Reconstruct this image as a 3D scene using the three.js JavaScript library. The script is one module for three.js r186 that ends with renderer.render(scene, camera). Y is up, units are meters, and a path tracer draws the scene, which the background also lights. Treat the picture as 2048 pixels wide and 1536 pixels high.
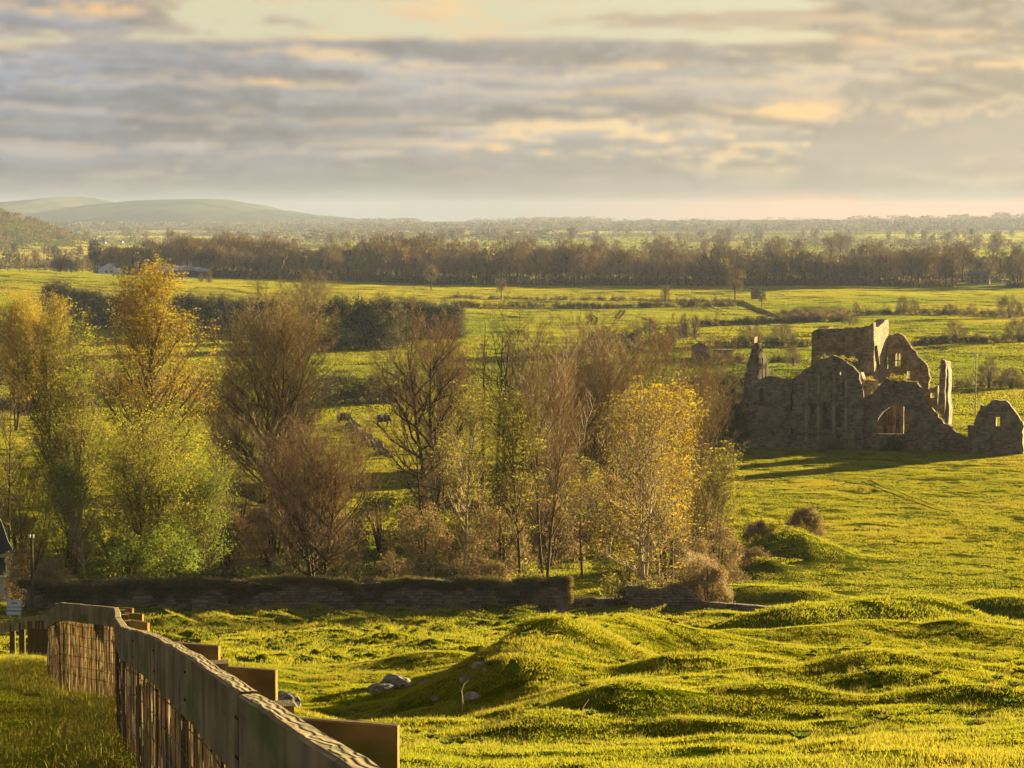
import * as THREE from 'three';
import { mergeGeometries } from 'three/addons/utils/BufferGeometryUtils.js';
import { MarchingCubes } from 'three/addons/objects/MarchingCubes.js';

// ---------------------------------------------------------------- camera, sun, exposure
const scene = new THREE.Scene();
const F = 5268, EYE = 30, TANP = 328 / F, PITCH = Math.atan(TANP);        // focal length in photo pixels, eye height above the plain
const camera = new THREE.PerspectiveCamera(THREE.MathUtils.radToDeg(2 * Math.atan(768 / F)), 4 / 3, 0.2, 60000);
camera.position.set(0, EYE, 0);
camera.rotation.set(-PITCH, 0, 0);
const renderer = new THREE.WebGLRenderer({ antialias: true });
renderer.setSize(1024, 768);
renderer.toneMapping = THREE.LinearToneMapping;
const EXPOSURE = 6.0;
renderer.toneMappingExposure = EXPOSURE;
renderer.shadowMap.enabled = true;
renderer.shadowMap.type = THREE.PCFSoftShadowMap;

const SUN_AZ = THREE.MathUtils.degToRad(42), SUN_EL = THREE.MathUtils.degToRad(5.7);   // azimuth to the right of the view
const SUN = new THREE.Vector3(Math.sin(SUN_AZ) * Math.cos(SUN_EL), Math.sin(SUN_EL), -Math.cos(SUN_AZ) * Math.cos(SUN_EL));
const sun = new THREE.DirectionalLight(new THREE.Color().setRGB(1, 0.79, 0.38), 5);
sun.position.copy(SUN).multiplyScalar(900).add(new THREE.Vector3(0, 0, -300));
sun.target.position.set(0, 0, -300);
sun.castShadow = true;
sun.shadow.mapSize.set(4096, 4096);
Object.assign(sun.shadow.camera, { left: -500, right: 500, top: 400, bottom: -400, near: 1, far: 2500 });
sun.shadow.radius = 1.2;
scene.add(sun, sun.target);

// ---------------------------------------------------------------- random numbers and noise
function rng(seed) { let s = seed >>> 0; return () => { s = (s + 0x6D2B79F5) | 0; let t = Math.imul(s ^ (s >>> 15), 1 | s); t = (t + Math.imul(t ^ (t >>> 7), 61 | t)) ^ t; return ((t ^ (t >>> 14)) >>> 0) / 4294967296; }; }
const hash2 = (x, y, s) => { let h = (Math.imul(x, 374761393) + Math.imul(y, 668265263) + Math.imul(s, 1274126177)) | 0; h = Math.imul(h ^ (h >>> 13), 1274126177); return ((h ^ (h >>> 16)) >>> 0) / 4294967296; };
function noise(x, y, s = 0) {
  const ix = Math.floor(x), iy = Math.floor(y), fx = x - ix, fy = y - iy, u = fx * fx * (3 - 2 * fx), v = fy * fy * (3 - 2 * fy);
  const a = hash2(ix, iy, s), b = hash2(ix + 1, iy, s), c = hash2(ix, iy + 1, s), d = hash2(ix + 1, iy + 1, s);
  return a + (b - a) * u + (c - a) * v + (a - b - c + d) * u * v;
}
const fbm = (x, y, o = 4, s = 0) => { let a = 0.5, r = 0, n = 0; for (let i = 0; i < o; i++) { r += a * noise(x, y, s + i * 17); n += a; a *= 0.5; x = x * 2.03 + 11.3; y = y * 2.01 + 7.7; } return r / n; };
const clamp = (x, a = 0, b = 1) => Math.min(b, Math.max(a, x));
const smooth = (a, b, x) => { const t = clamp((x - a) / (b - a)); return t * t * (3 - 2 * t); };
const lerp = (a, b, t) => a + (b - a) * t;
const lin = (c) => { c /= 255; return c <= 0.04045 ? c / 12.92 : Math.pow((c + 0.055) / 1.055, 2.4); };
const gauss = (x, y) => Math.exp(-(x * x + y * y));

// ---------------------------------------------------------------- sky: broken evening stratocumulus, brightest round the sun
// el, az in degrees; 1 degree is about 92 photo pixels. Works all the way round; the frame shows az -11..11, el 0..4.8
function skyColor(az, el, out) {
  const sd = Math.sin(el * Math.PI / 180) * Math.sin(SUN_EL) + Math.cos(el * Math.PI / 180) * Math.cos(SUN_EL) * Math.cos(az * Math.PI / 180 - SUN_AZ);
  const ang = Math.acos(clamp(sd, -1, 1)) * 57.3, warm = smooth(62, 22, ang);
  const e = Math.max(el, 0), near = Math.abs(az) < 30 && el < 9, o = near ? 5 : 3;
  // clear air: pale straw green low down, bluer higher up
  const hi = smooth(5, 45, e);
  let r = lerp(lin(216), lin(128), hi), g = lerp(lin(212), lin(156), hi), b = lerp(lin(178), lin(180), hi);
  // perspective squeezes the deck towards the horizon
  const k = 1 / (0.75 + 0.05 * e), wx = az + 2.2 * (fbm(az * 0.24, e * 0.7, 3, 5) - 0.5), wy = e + 0.5 * (fbm(az * 0.3 + 9, e * 0.9, 4, 7) - 0.5) + 0.012 * az;
  const big = fbm(wx * 0.1 * k + 2.2, wy * 0.85 * k + 0.4, 3, 21), s1 = fbm(wx * 0.17 * k, wy * 1.7 * k + 4.3, o, 33), s2 = fbm(wx * 0.46 * k + 7, wy * 4.1 * k, o, 47), s3 = fbm(wx * 1.5 * k, wy * 9 * k + 2, o - 1, 59);
  const up1 = fbm(wx * 0.17 * k, (wy + 0.12) * 1.7 * k + 4.3, o, 33), up2 = fbm(wx * 0.46 * k + 7, (wy + 0.07) * 4.1 * k, o, 47);
  // how closed the deck is: solid below four degrees this evening, open above, broken again higher
  let cover = 1.2 - 1.25 * smooth(3.7, 4.05, e + 0.03 * Math.abs(az + 1) - 0.05 + 0.5 * (s1 - 0.5)) * smooth(8.5, 5, az) + 0.85 * smooth(5.4, 8.5, e) - 0.4 * smooth(30, 70, e);
  cover += 0.2 * smooth(3.9, 4.2, e) + 0.95 * gauss((az + 3.4) / 3.4, (e - 4.95) / 0.17) + 1.0 * gauss((az - 5.4) / 3.2, (e - 4.28) / 0.2) + 0.75 * gauss((az + 9.5) / 3.6, (e - 4.4) / 0.6);
  const thick = clamp(cover + 2.6 * (0.5 * s1 + 0.32 * s2 + 0.18 * s3 - 0.5)), a = smooth(0.16, 0.42, thick);
  // body of the deck: long grey shelves, each with a darker belly and a paler top
  const s4 = noise(wx * 5.5 * k, wy * 11 * k, 83) - 0.5;
  const shelf = (near ? 0.16 * s4 : 0) + smooth(0.47, 0.53, s1) * 0.42 + smooth(0.48, 0.52, s2) * 0.36 + smooth(0.45, 0.55, s3) * 0.22;
  let lum = lerp(0.68, 1.24, shelf) * (1 - 0.16 * gauss((wy - 1.95) / 0.24, 0) * smooth(4, -6, az) - 0.15 * gauss((wy - 2.85) / 0.2, 0) * smooth(2, 8, az) + 0.1 * gauss((wy - 3.2) / 0.5, 0));
  lum = lerp(lum, 0.9 + 0.3 * (s2 - 0.5), 0.5 * smooth(1.9, 0.7, e)) * lerp(1, 0.56, smooth(2.1, 0.2, e));
  let cr = lerp(lin(142), lin(174), warm) * lum, cg = lerp(lin(151), lin(163), warm) * lum, cb = lerp(lin(166), lin(142), warm) * lum;
  // sunlit upper edges and thin places, straw and peach
  const edge = clamp((s1 - up1) * 13 - 0.15) * smooth(0.42, 0.58, s2) + clamp((s2 - up2) * 10 - 0.3) * 0.6 + smooth(0.75, 0.3, thick) * 0.8;
  const lit = clamp(edge * 1.25) * (0.45 + 0.7 * warm) * smooth(0.4, 1.7, e) * (0.5 + 0.9 * smooth(0.45, 0.65, big));
  cr += (lin(250) - cr) * lit * 0.8; cg += (lin(216) - cg) * lit * 0.78; cb += (lin(158) - cb) * lit * 0.72;
  r = lerp(r, cr, a); g = lerp(g, cg, a); b = lerp(b, cb, a);
  // breaks where peach light comes through, and the warm cloud overhead of the opening
  for (const [pa, pe, wa, we, w0] of [[-0.8, 1.5, 0.5, 0.17, 0.75], [0.5, 1.42, 0.35, 0.06, 0.55], [-4.7, 2.98, 1.3, 0.09, 0.6], [5.7, 2.36, 1.5, 0.2, 0.75], [4.1, 1.52, 1.1, 0.07, 0.5], [9.4, 3.3, 2.2, 0.1, 0.75], [-10.8, 3.7, 1, 0.1, 0.6], [3.0, 3.35, 1.3, 0.07, 0.5], [7.6, 3.9, 2, 0.14, 0.5], [-8.6, 4.5, 2.2, 0.16, 0.5], [-2.6, 4.85, 3, 0.14, 0.5], [1.2, 4.6, 0.7, 0.08, 0.5], [-2.8, 3.98, 0.7, 0.06, 0.5], [1.6, 2.75, 1.2, 0.06, 0.4]]) {
    const w = clamp(w0 * gauss((wx - pa) / wa, (e - pe + 0.1 * (s2 - 0.5)) / we) * (0.1 + 1.7 * smooth(0.36, 0.62, s3) * smooth(0.3, 0.6, s2)));
    r += (lin(254) - r) * w; g += (lin(208) - g) * w; b += (lin(140) - b) * w;
  }
  // two towering heads
  const head = (ca, top, half) => { const f = (az - ca) / half, t = top - 0.6 * f * f + 0.4 * (fbm(az * 2.6, e * 2.6, 3, 71) - 0.5) + 0.26 * (fbm(az * 8, e * 8, 3, 73) - 0.5); return [smooth(0.05, -0.04, e - t), gauss((e - t) / 0.05, 0)]; };
  for (const [h, rim] of [head(7.85, 2.5, 1.15), head(10.7, 2.36, 2.6)]) {
    const w = h * smooth(0.7, 1.5, e) * 0.92, m = 0.84 + 0.16 * s2;
    r = lerp(r, lin(164) * m, w); g = lerp(g, lin(156) * m, w); b = lerp(b, lin(146) * m, w);
    const q = rim * 0.45 * smooth(1.6, 2.1, e); r += (lin(250) - r) * q; g += (lin(210) - g) * q; b += (lin(150) - b) * q;
  }
  // pink light under the deck towards the sun
  const low = smooth(0.62, 0.26, e + 0.35 * (s2 - 0.5)) * smooth(-1, 7, az) * smooth(115, 60, Math.abs(az - 42));
  r = lerp(r, lin(214), low * 0.9); g = lerp(g, lin(134), low * 0.9); b = lerp(b, lin(82), low * 0.9);
  // the veiled glow round the sun
  const glow = Math.exp(-ang / 9) * 3.6 + Math.exp(-ang / 20) * 0.75;
  out[0] = r + glow; out[1] = g + glow * 0.78; out[2] = b + glow * 0.46;
}
{
  const W = 4096, H = 2048, data = new Float32Array(W * H * 4), c = [0, 0, 0], scale = 0.9 / EXPOSURE;
  for (let row = 0; row < H; row++) {
    const el = ((row + 0.5) / H - 0.5) * 180;
    const step = el < 14 ? 1 : el < 40 ? 4 : 8;
    for (let col = 0; col < W; col++) {
      const o = (row * W + col) * 4;
      if (el < -0.3) { data[o] = lin(150) * scale; data[o + 1] = lin(140) * scale; data[o + 2] = lin(115) * scale; data[o + 3] = 1; continue; }
      const az = ((col + 0.5) / W - 0.5) * 360 + 90, near = Math.abs(((az + 180) % 360 + 360) % 360 - 180) < 20;
      if (!near && col % (step === 1 ? 4 : step)) { data.copyWithin(o, o - 4, o); continue; }
      skyColor(((az + 180) % 360 + 360) % 360 - 180, el, c);
      data[o] = c[0] * scale; data[o + 1] = c[1] * scale; data[o + 2] = c[2] * scale; data[o + 3] = 1;
    }
  }
  const t = new THREE.DataTexture(data, W, H, THREE.RGBAFormat, THREE.FloatType);
  t.mapping = THREE.EquirectangularReflectionMapping; t.magFilter = THREE.LinearFilter; t.minFilter = THREE.LinearFilter; t.needsUpdate = true;
  scene.background = t; scene.environment = t;
}
scene.fog = new THREE.FogExp2(new THREE.Color().setRGB(0.52, 0.61, 0.9), 0.000054);

// ---------------------------------------------------------------- helpers: names, pixels to places
const taken = {};
function numbered(name) { const n = taken[name] = (taken[name] ?? -1) + 1; return n ? name + '_' + String(n).padStart(3, '0') : name; }
function tag(o, label, category, group, kind) { if (label) o.userData.label = label; if (category) o.userData.category = category; if (group) o.userData.group = group; if (kind) o.userData.kind = kind; return o; }
function thing(name, label, category, pos = [0, 0, 0], turn = 0, group) { const o = new THREE.Group(); o.name = numbered(name); o.position.set(...pos); o.rotation.y = turn; scene.add(o); return tag(o, label, category, group); }
function mesh(name, geo, mat, parent) { const m = new THREE.Mesh(geo, mat); m.castShadow = m.receiveShadow = true; if (parent) { m.name = name; parent.add(m); } else { m.name = numbered(name); scene.add(m); } return m; }
function structure(name, geo, mat, label) { const m = mesh(name, geo, mat); return tag(m, label, null, null, 'structure'); }
const cosP = Math.cos(PITCH), sinP = Math.sin(PITCH);
function ray(px, py) { const a = (px - 1024) / F, b = (768 - py) / F; return [a, b * cosP - sinP, -b * sinP - cosP]; }
function at(px, py, d) { const [x, y, z] = ray(px, py), t = -d / z; return new THREE.Vector3(x * t, EYE + y * t, -d); }   // the place seen at a pixel, d metres ahead

// ---------------------------------------------------------------- terrain
const PROFILE = [[-60, 0.6], [-5, 1.6], [3, 1.78], [4.66, 1.98], [9, 2.55], [12.1, 2.95], [19.7, 4.05], [27, 5.25], [33, 5.95], [45, 7.45], [55, 9.35], [65, 11.3], [80, 13.8], [100, 16.6], [120, 19.05], [140, 20.95], [170, 22.6], [220, 24.5], [300, 26.1], [400, 27], [700, 28], [1200, 28.5], [2000, 29], [3500, 27], [6000, 20], [9000, 10], [14000, 2], [40000, 0]];
function drop(d) {
  let i = 1; while (i < PROFILE.length - 2 && d > PROFILE[i + 1][0]) i++;
  const [x0, y0] = PROFILE[i - 1], [x1, y1] = PROFILE[i], [x2, y2] = PROFILE[i + 1], [x3, y3] = PROFILE[Math.min(i + 2, PROFILE.length - 1)];
  if (d < x1) return lerp(y0, y1, clamp((d - x0) / (x1 - x0)));
  const h = x2 - x1, t = clamp((d - x1) / h), m1 = (y2 - y0) / (x2 - x0), m2 = x3 > x2 ? (y3 - y1) / (x3 - x1) : 0;
  return (2 * t ** 3 - 3 * t * t + 1) * y1 + (t ** 3 - 2 * t * t + t) * h * m1 + (3 * t * t - 2 * t ** 3) * y2 + (t ** 3 - t * t) * h * m2;
}
// mounds: [photo x, metres ahead, half width, half depth, height, turn]
const MOUNDS = [
  [1075, 41, 1.25, 6.2, 0.92, -0.27], [1222, 48, 2.0, 3.2, 0.5, 0.2], [905, 36, 1.1, 4, -0.4, -0.2], [620, 42, 3.4, 8, -1.05, 0], [760, 34, 1.5, 4, -0.4, 0.2], [780, 62, 3, 5, -0.5, 0], [860, 54, 1.4, 2, 0.4, 0.6], [1330, 56, 3, 3, -0.2, 0], [1500, 41, 3.2, 4, -0.3, 0],
  [1240, 30, 0.9, 0.9, 0.3, 0.4], [1130, 28, 0.7, 0.7, 0.2, 0.2], [1380, 37, 1.1, 0.8, 0.27, 0], [1480, 38, 0.9, 0.7, 0.24, 0.3], [1400, 27.5, 0.9, 0.6, 0.22, 0], [1700, 36, 1.2, 0.9, 0.22, 0.2], [1560, 31, 0.8, 0.7, 0.2, 0], [1830, 34, 0.9, 0.7, 0.2, 0.3], [1640, 46, 2.0, 1.4, 0.18, 0], [1900, 41, 2.2, 1.4, 0.18, 0.2], [2010, 31, 1.4, 0.9, 0.15, 0],
  [1600, 51, 5, 3, 0.42, 0.25], [2000, 52, 4.5, 3, 0.55, 0.2], [1900, 66, 4.2, 2.6, 0.7, 0.3], [2080, 66, 4, 2.8, 0.75, 0], [1640, 66, 4.4, 2.6, 0.3, 0.4], [1520, 80, 3.4, 3, 0.9, 0.5],
  [1700, 84, 5.5, 4.5, 1.9, 0.3], [1860, 88, 4, 3.5, 1.4, 0], [1990, 102, 3.6, 4.5, 1.35, 0.2], [2140, 104, 5, 6, 1.2, 0], [1830, 112, 6, 6, 0.7, 0.2],
  [1580, 176, 3.2, 4.5, 2.0, -0.5], [1540, 166, 1.6, 2.4, 0.9, 0], [1530, 150, 3, 3, 0.7, 0.3], [1610, 146, 3, 2.2, 0.6, 0], [1750, 140, 5, 4, 0.6, 0.3], [1500, 134, 4, 3, 0.25, 0],
  [-120, 950, 130, 260, 9, 0], [60, 700, 60, 120, 1.2, 0], [-260, 2500, 120, 190, 42, 0], [20, 2650, 60, 130, 20, 0], [2300, 7000, 900, 1400, 18, 0], [1500, 8000, 900, 900, 9, 0], [1010, 9000, 260, 500, 8, 0],
  ...(() => { const R = rng(4242), m = []; for (let i = 0; i < 46; i++) { const d = 23 + 40 * R(), w = (0.35 + 0.9 * R() * R()) * (0.7 + d / 60); m.push([860 + 1230 * R(), d, w, w * (0.6 + 0.6 * R()), (0.04 + 0.09 * R()) * (R() < 0.2 ? -0.7 : 1) * (0.6 + 0.5 * w), R() * 1.5]); } return m; })(),
].map(([px, d, w, l, h, t]) => ({ x: (px - 1024) / F * d, d, w, l, h, c: Math.cos(t), s: Math.sin(t), r: 3 * Math.max(w, l) }));
function height(x, z) {
  const d = -z;
  let y = EYE - drop(d);
  for (const m of MOUNDS) { const dx = x - m.x, dd = d - m.d; if (Math.abs(dx) > m.r || Math.abs(dd) > m.r) continue; const u = (dx * m.c + dd * m.s) / m.w, v = (dd * m.c - dx * m.s) / m.l; y += m.h * Math.exp(-u * u - v * v); }
  const px = 1024 + F * x / Math.max(d, 3);
  if (d < 160) {
    const near = smooth(150, 60, d) * smooth(4, 14, d);
    y += near * ((fbm(x / 7, d / 8, 2, 3) - 0.5) * 0.5 + (fbm(x / 1.3, d / 1.6, 3, 4) - 0.5) * 0.22) * smooth(-1, 4, x + 0.15 * d + 0.5);
    const tuss = smooth(66, 80, d) * smooth(146, 138, d) * smooth(1560, 1300, px);
    if (tuss > 0) y += tuss * (smooth(0.46, 0.8, noise(x / 0.62, d / 1.0, 91)) * 0.3 + smooth(0.6, 0.85, noise(x / 0.3, d / 0.55, 93)) * 0.1 + (fbm(x / 3, d / 4, 2, 92) - 0.5) * 0.5);
  }
  if (d > 130 && d < 420) y += smooth(130, 160, d) * smooth(420, 320, d) * (fbm(x / 1.3, d / 3, 3, 61) - 0.5) * 0.24;
  if (d > 300) y += smooth(300, 500, d) * ((fbm(x / 60, d / 120, 3, 63) - 0.5) * 2.2 * smooth(3000, 1500, d) + (fbm(x / 9, d / 22, 2, 64) - 0.5) * 0.5 * smooth(1600, 900, d));
  if (d > 2200) y += smooth(2200, 3600, d) * (fbm(x / 420, d / 900, 3, 65) - 0.5) * 12;
  return y;
}
function ground(px, py, far = 12000) {                                            // where the line of sight through a pixel meets the terrain
  const [rx, ry, rz] = ray(px, py);
  let d0 = 60;
  for (let d = 60; d < far; d *= 1.004) { const t = -d / rz; if (EYE + ry * t <= EYE - drop(d)) { d0 = d; break; } d0 = d; }
  const t = -d0 / rz, x = rx * t;
  return new THREE.Vector3(x, height(x, -d0), -d0);
}
function stand(px, d) { const x = (px - 1024) / F * d; return new THREE.Vector3(x, height(x, -d), -d); }   // a place on the ground at a distance
// plan of the fence: [metres ahead, x, top of rail below the eye]
const FENCE = [[3, 0.003, 0.74], [4.66, -0.284, 0.96], [6.3, -0.57, 1.187], [9, -1.035, 1.53], [12.1, -1.571, 1.95], [15.5, -2.16, 2.44], [19.7, -2.92, 3.06], [24, -3.62, 3.64], [28.5, -4.3, 4.26], [33, -5.0, 4.88], [36.6, -6.3, 5.34], [40, -7.1, 5.98], [45, -7.95, 6.78], [55, -10.16, 8.33], [63, -12.25, 9.68], [74, -15.2, 11.6]];
function fenceAt(d) { let i = 0; while (i < FENCE.length - 2 && d > FENCE[i + 1][0]) i++; const a = FENCE[i], b = FENCE[i + 1], t = (d - a[0]) / (b[0] - a[0]); return [lerp(a[1], b[1], t), lerp(a[2], b[2], t)]; }
const pathX = (d) => fenceAt(d)[0];
// ---------------------------------------------------------------- textures and materials
function texture(size, fn, srgb = true, rep = 1) {
  const d = new Uint8Array(size * size * 4), c = [0, 0, 0];
  for (let y = 0; y < size; y++) for (let x = 0; x < size; x++) { fn(x / size, y / size, c); const o = (y * size + x) * 4; d[o] = clamp(c[0]) * 255; d[o + 1] = clamp(c[1]) * 255; d[o + 2] = clamp(c[2]) * 255; d[o + 3] = 255; }
  const t = new THREE.DataTexture(d, size, size); t.wrapS = t.wrapT = THREE.RepeatWrapping; t.magFilter = THREE.LinearFilter; t.minFilter = THREE.LinearMipmapLinearFilter; t.generateMipmaps = true;
  if (srgb) t.colorSpace = THREE.SRGBColorSpace; t.repeat.set(rep, rep); t.needsUpdate = true; return t;
}
// noise that repeats over n cells
const tile = (u, v, n, s) => { const x = u * n, y = v * n, ix = Math.floor(x), iy = Math.floor(y), fx = x - ix, fy = y - iy, a = fx * fx * (3 - 2 * fx), b = fy * fy * (3 - 2 * fy), h = (i, j) => hash2(((i % n) + n) % n, ((j % n) + n) % n, s); return lerp(lerp(h(ix, iy), h(ix + 1, iy), a), lerp(h(ix, iy + 1), h(ix + 1, iy + 1), a), b); };
const tfbm = (u, v, n, o, s) => { let a = 0.5, r = 0, w = 0; for (let i = 0; i < o; i++) { r += a * tile(u, v, n, s + i); w += a; a *= 0.55; n *= 2; } return r / w; };
const grey = (f) => (u, v, c) => { c[0] = c[1] = c[2] = f(u, v); };
// rubble masonry seen from far off: uneven courses, each stone of its own tone, pale mortar and lichen
const rubble = (u, v) => { const rows = 26, y = v * rows + 0.35 * (tile(u, v, 7, 41) - 0.5), row = Math.floor(y), n = 11 + Math.floor(hash2(((row % rows) + rows) % rows, 3, 9) * 6), x = u * n + hash2(((row % rows) + rows) % rows, 1, 5), c = Math.floor(x), fx = x - c, fy = y - row, e = Math.min(fx, 1 - fx) * 26 / n, f = Math.min(fy, 1 - fy); return [hash2(((c % n) + n) % n, ((row % rows) + rows) % rows, 7), smooth(0.02, 0.16, Math.min(e, f))]; };
const T = {
  rubble: texture(512, (u, v, c) => { const [h, m] = rubble(u, v), n = tfbm(u, v, 8, 5, 1), l = smooth(0.58, 0.76, tfbm(u, v, 6, 5, 31)), k = lerp(0.8, 0.5 + 0.34 * h + 0.3 * (n - 0.5), m); c[0] = lerp(k, 0.92, l * 0.45); c[1] = lerp(k * 0.955, 0.9, l * 0.45); c[2] = lerp(k * 0.85, 0.84, l * 0.45); }, true, 0.17),
  rubbleBump: texture(512, grey((u, v) => { const [h, m] = rubble(u, v); return m * (0.6 + 0.4 * h) * 0.8 + 0.2 * tfbm(u, v, 40, 3, 5); }), false, 0.17),
  stone: texture(512, (u, v, c) => { const n = tfbm(u, v, 8, 5, 1), m = tile(u, v, 24, 9), l = smooth(0.62, 0.8, tfbm(u, v, 5, 4, 31)), k = 0.52 + 0.42 * n + 0.24 * (m - 0.5); c[0] = lerp(k, 0.9, l * 0.6); c[1] = lerp(k * 0.96, 0.85, l * 0.5); c[2] = lerp(k * 0.86, 0.8, l * 0.5); }, true, 0.16),
  stoneBump: texture(512, grey((u, v) => 0.45 * tile(u, v, 26, 9) + 0.35 * tile(u, v, 44, 10) + 0.2 * tfbm(u, v, 60, 3, 5)), false, 0.16),
  wood: texture(512, (u, v, c) => { const g = tile(u, 0.5 + v * 0.02, 64, 3), w = tfbm(u, v, 6, 3, 8), s = tfbm(u + 0.01 * w, v * 0.1, 40, 2, 12), k = 0.42 + 0.3 * s + 0.22 * w + 0.1 * g, m = smooth(0.52, 0.7, tfbm(u, v, 5, 4, 44)); c[0] = lerp(k, k * 0.8, m); c[1] = lerp(k * 0.93, k * 0.86, m); c[2] = lerp(k * 0.78, k * 0.55, m); }),
  woodBump: texture(512, grey((u, v) => { const w = tfbm(u, v, 7, 3, 18), z = tfbm(u, v, 16, 3, 23), k = smooth(0.62, 0.7, tfbm(u, v, 9, 3, 27)); return clamp(0.5 + 0.5 * Math.sin((u + 0.16 * w) * 2 * Math.PI * 17) * (0.3 + z * 0.7) - 0.5 * k); }), false),
  bark: texture(256, (u, v, c) => { const k = 0.4 + 0.6 * tfbm(u, v * 0.5, 16, 3, 2), m = smooth(0.5, 0.75, tfbm(u, v, 4, 3, 6)); c[0] = k * (1 - 0.25 * m); c[1] = k * 0.92; c[2] = k * (0.78 - 0.2 * m); }),
  birch: texture(256, (u, v, c) => { const d = smooth(0.62, 0.74, tile(u, v * 1, 9, 4) * 0.5 + 0.5 * tile(u * 0.3, v, 40, 5)), k = 0.78 + 0.2 * tfbm(u, v, 8, 3, 6); c[0] = lerp(k, 0.2, d); c[1] = lerp(k * 0.95, 0.18, d); c[2] = lerp(k * 0.85, 0.15, d); }),
  turf: texture(512, (u, v, c) => { const n = tfbm(u, v, 10, 5, 1), m = tfbm(u, v, 3, 3, 77); c[0] = 0.62 + 0.5 * (n - 0.5) + 0.35 * (m - 0.5); c[1] = 0.68 + 0.5 * (n - 0.5) + 0.1 * (m - 0.5); c[2] = 0.4 + 0.4 * (n - 0.5); }, true, 0.22),
  turfBump: texture(512, grey((u, v) => tfbm(u, v, 24, 4, 51)), false, 0.3),
};
const rgb = (r, g, b) => new THREE.Color().setRGB(r, g, b);
const std = (c, o = {}) => new THREE.MeshPhysicalMaterial({ color: c, roughness: 0.95, specularIntensity: 0.2, ...o });
const leafy = (c, t = 0.5) => new THREE.MeshPhysicalMaterial({ color: c, roughness: 1, transmission: t, thickness: 0, side: THREE.DoubleSide, specularIntensity: 0.25 });
const M = {
  turf: std(rgb(0.15, 0.155, 0.02), { specularIntensity: 0, map: T.turf, bumpMap: T.turfBump, bumpScale: 0.05, vertexColors: true }),
  blade: leafy(rgb(0.255, 0.246, 0.014), 0.5),
  longGrass: leafy(rgb(0.30, 0.24, 0.06), 0.5),
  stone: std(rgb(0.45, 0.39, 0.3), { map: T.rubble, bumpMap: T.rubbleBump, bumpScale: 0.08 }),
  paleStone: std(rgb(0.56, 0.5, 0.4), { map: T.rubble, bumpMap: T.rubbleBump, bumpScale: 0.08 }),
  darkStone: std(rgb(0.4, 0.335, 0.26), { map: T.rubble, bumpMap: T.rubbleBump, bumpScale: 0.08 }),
  limestone: std(rgb(0.42, 0.41, 0.39), { map: T.stone, bumpMap: T.stoneBump, bumpScale: 0.04 }),
  wood: std(rgb(0.42, 0.36, 0.27), { map: T.wood, bumpMap: T.woodBump, bumpScale: 0.003 }),
  woodDark: std(rgb(0.26, 0.21, 0.14), { map: T.wood, bumpMap: T.woodBump, bumpScale: 0.004 }),
  endGrain: std(rgb(0.62, 0.42, 0.2), { map: T.wood, bumpMap: T.woodBump, bumpScale: 0.004 }),
  reed: [rgb(0.5, 0.41, 0.25), rgb(0.36, 0.28, 0.165), rgb(0.6, 0.5, 0.32)].map((c) => leafy(c, 0.6)),
  wire: std(rgb(0.06, 0.05, 0.045), { metalness: 0.6, roughness: 0.6 }),
  oldWire: std(rgb(0.2, 0.17, 0.14), { metalness: 0.3, roughness: 0.7 }),
  bark: std(rgb(0.25, 0.185, 0.12), { map: T.bark }),
  darkBark: std(rgb(0.17, 0.125, 0.08), { map: T.bark }),
  birchBark: std(rgb(0.5, 0.45, 0.38), { map: T.birch }),
  twig: std(rgb(0.31, 0.205, 0.105)),
  twigDark: std(rgb(0.2, 0.145, 0.08)),
  twigRed: std(rgb(0.29, 0.215, 0.1)),
  leafGold: leafy(rgb(0.34, 0.25, 0.022), 0.55),
  leafLime: leafy(rgb(0.25, 0.245, 0.02), 0.55),
  leafGreen: leafy(rgb(0.15, 0.18, 0.022), 0.5),
  leafOlive: leafy(rgb(0.26, 0.235, 0.035), 0.5),
  evergreen: leafy(rgb(0.085, 0.09, 0.03), 0.25),
  wallIvy: leafy(rgb(0.19, 0.145, 0.06), 0.3),
  ivy: leafy(rgb(0.12, 0.105, 0.04), 0.3),
  bramble: leafy(rgb(0.24, 0.17, 0.07), 0.35),
  seed: leafy(rgb(0.5, 0.41, 0.28), 0.45),
  white: std(rgb(0.72, 0.72, 0.7), { roughness: 0.7 }),
  render: std(rgb(0.55, 0.5, 0.43)),
  slate: std(rgb(0.085, 0.08, 0.08), { roughness: 0.8 }),
  tin: std(rgb(0.42, 0.43, 0.44), { metalness: 0.3, roughness: 0.5 }),
  glass: new THREE.MeshPhysicalMaterial({ color: rgb(0.05, 0.055, 0.06), roughness: 0.12, specularIntensity: 1 }),
  soil: std(rgb(0.11, 0.1, 0.028), { map: T.turf, specularIntensity: 0 }),
  dust: std(rgb(0.14, 0.115, 0.055), { map: T.turf, specularIntensity: 0 }),
  hill: std(rgb(0.045, 0.05, 0.034), { vertexColors: true, specularIntensity: 0 }),
};

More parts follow.
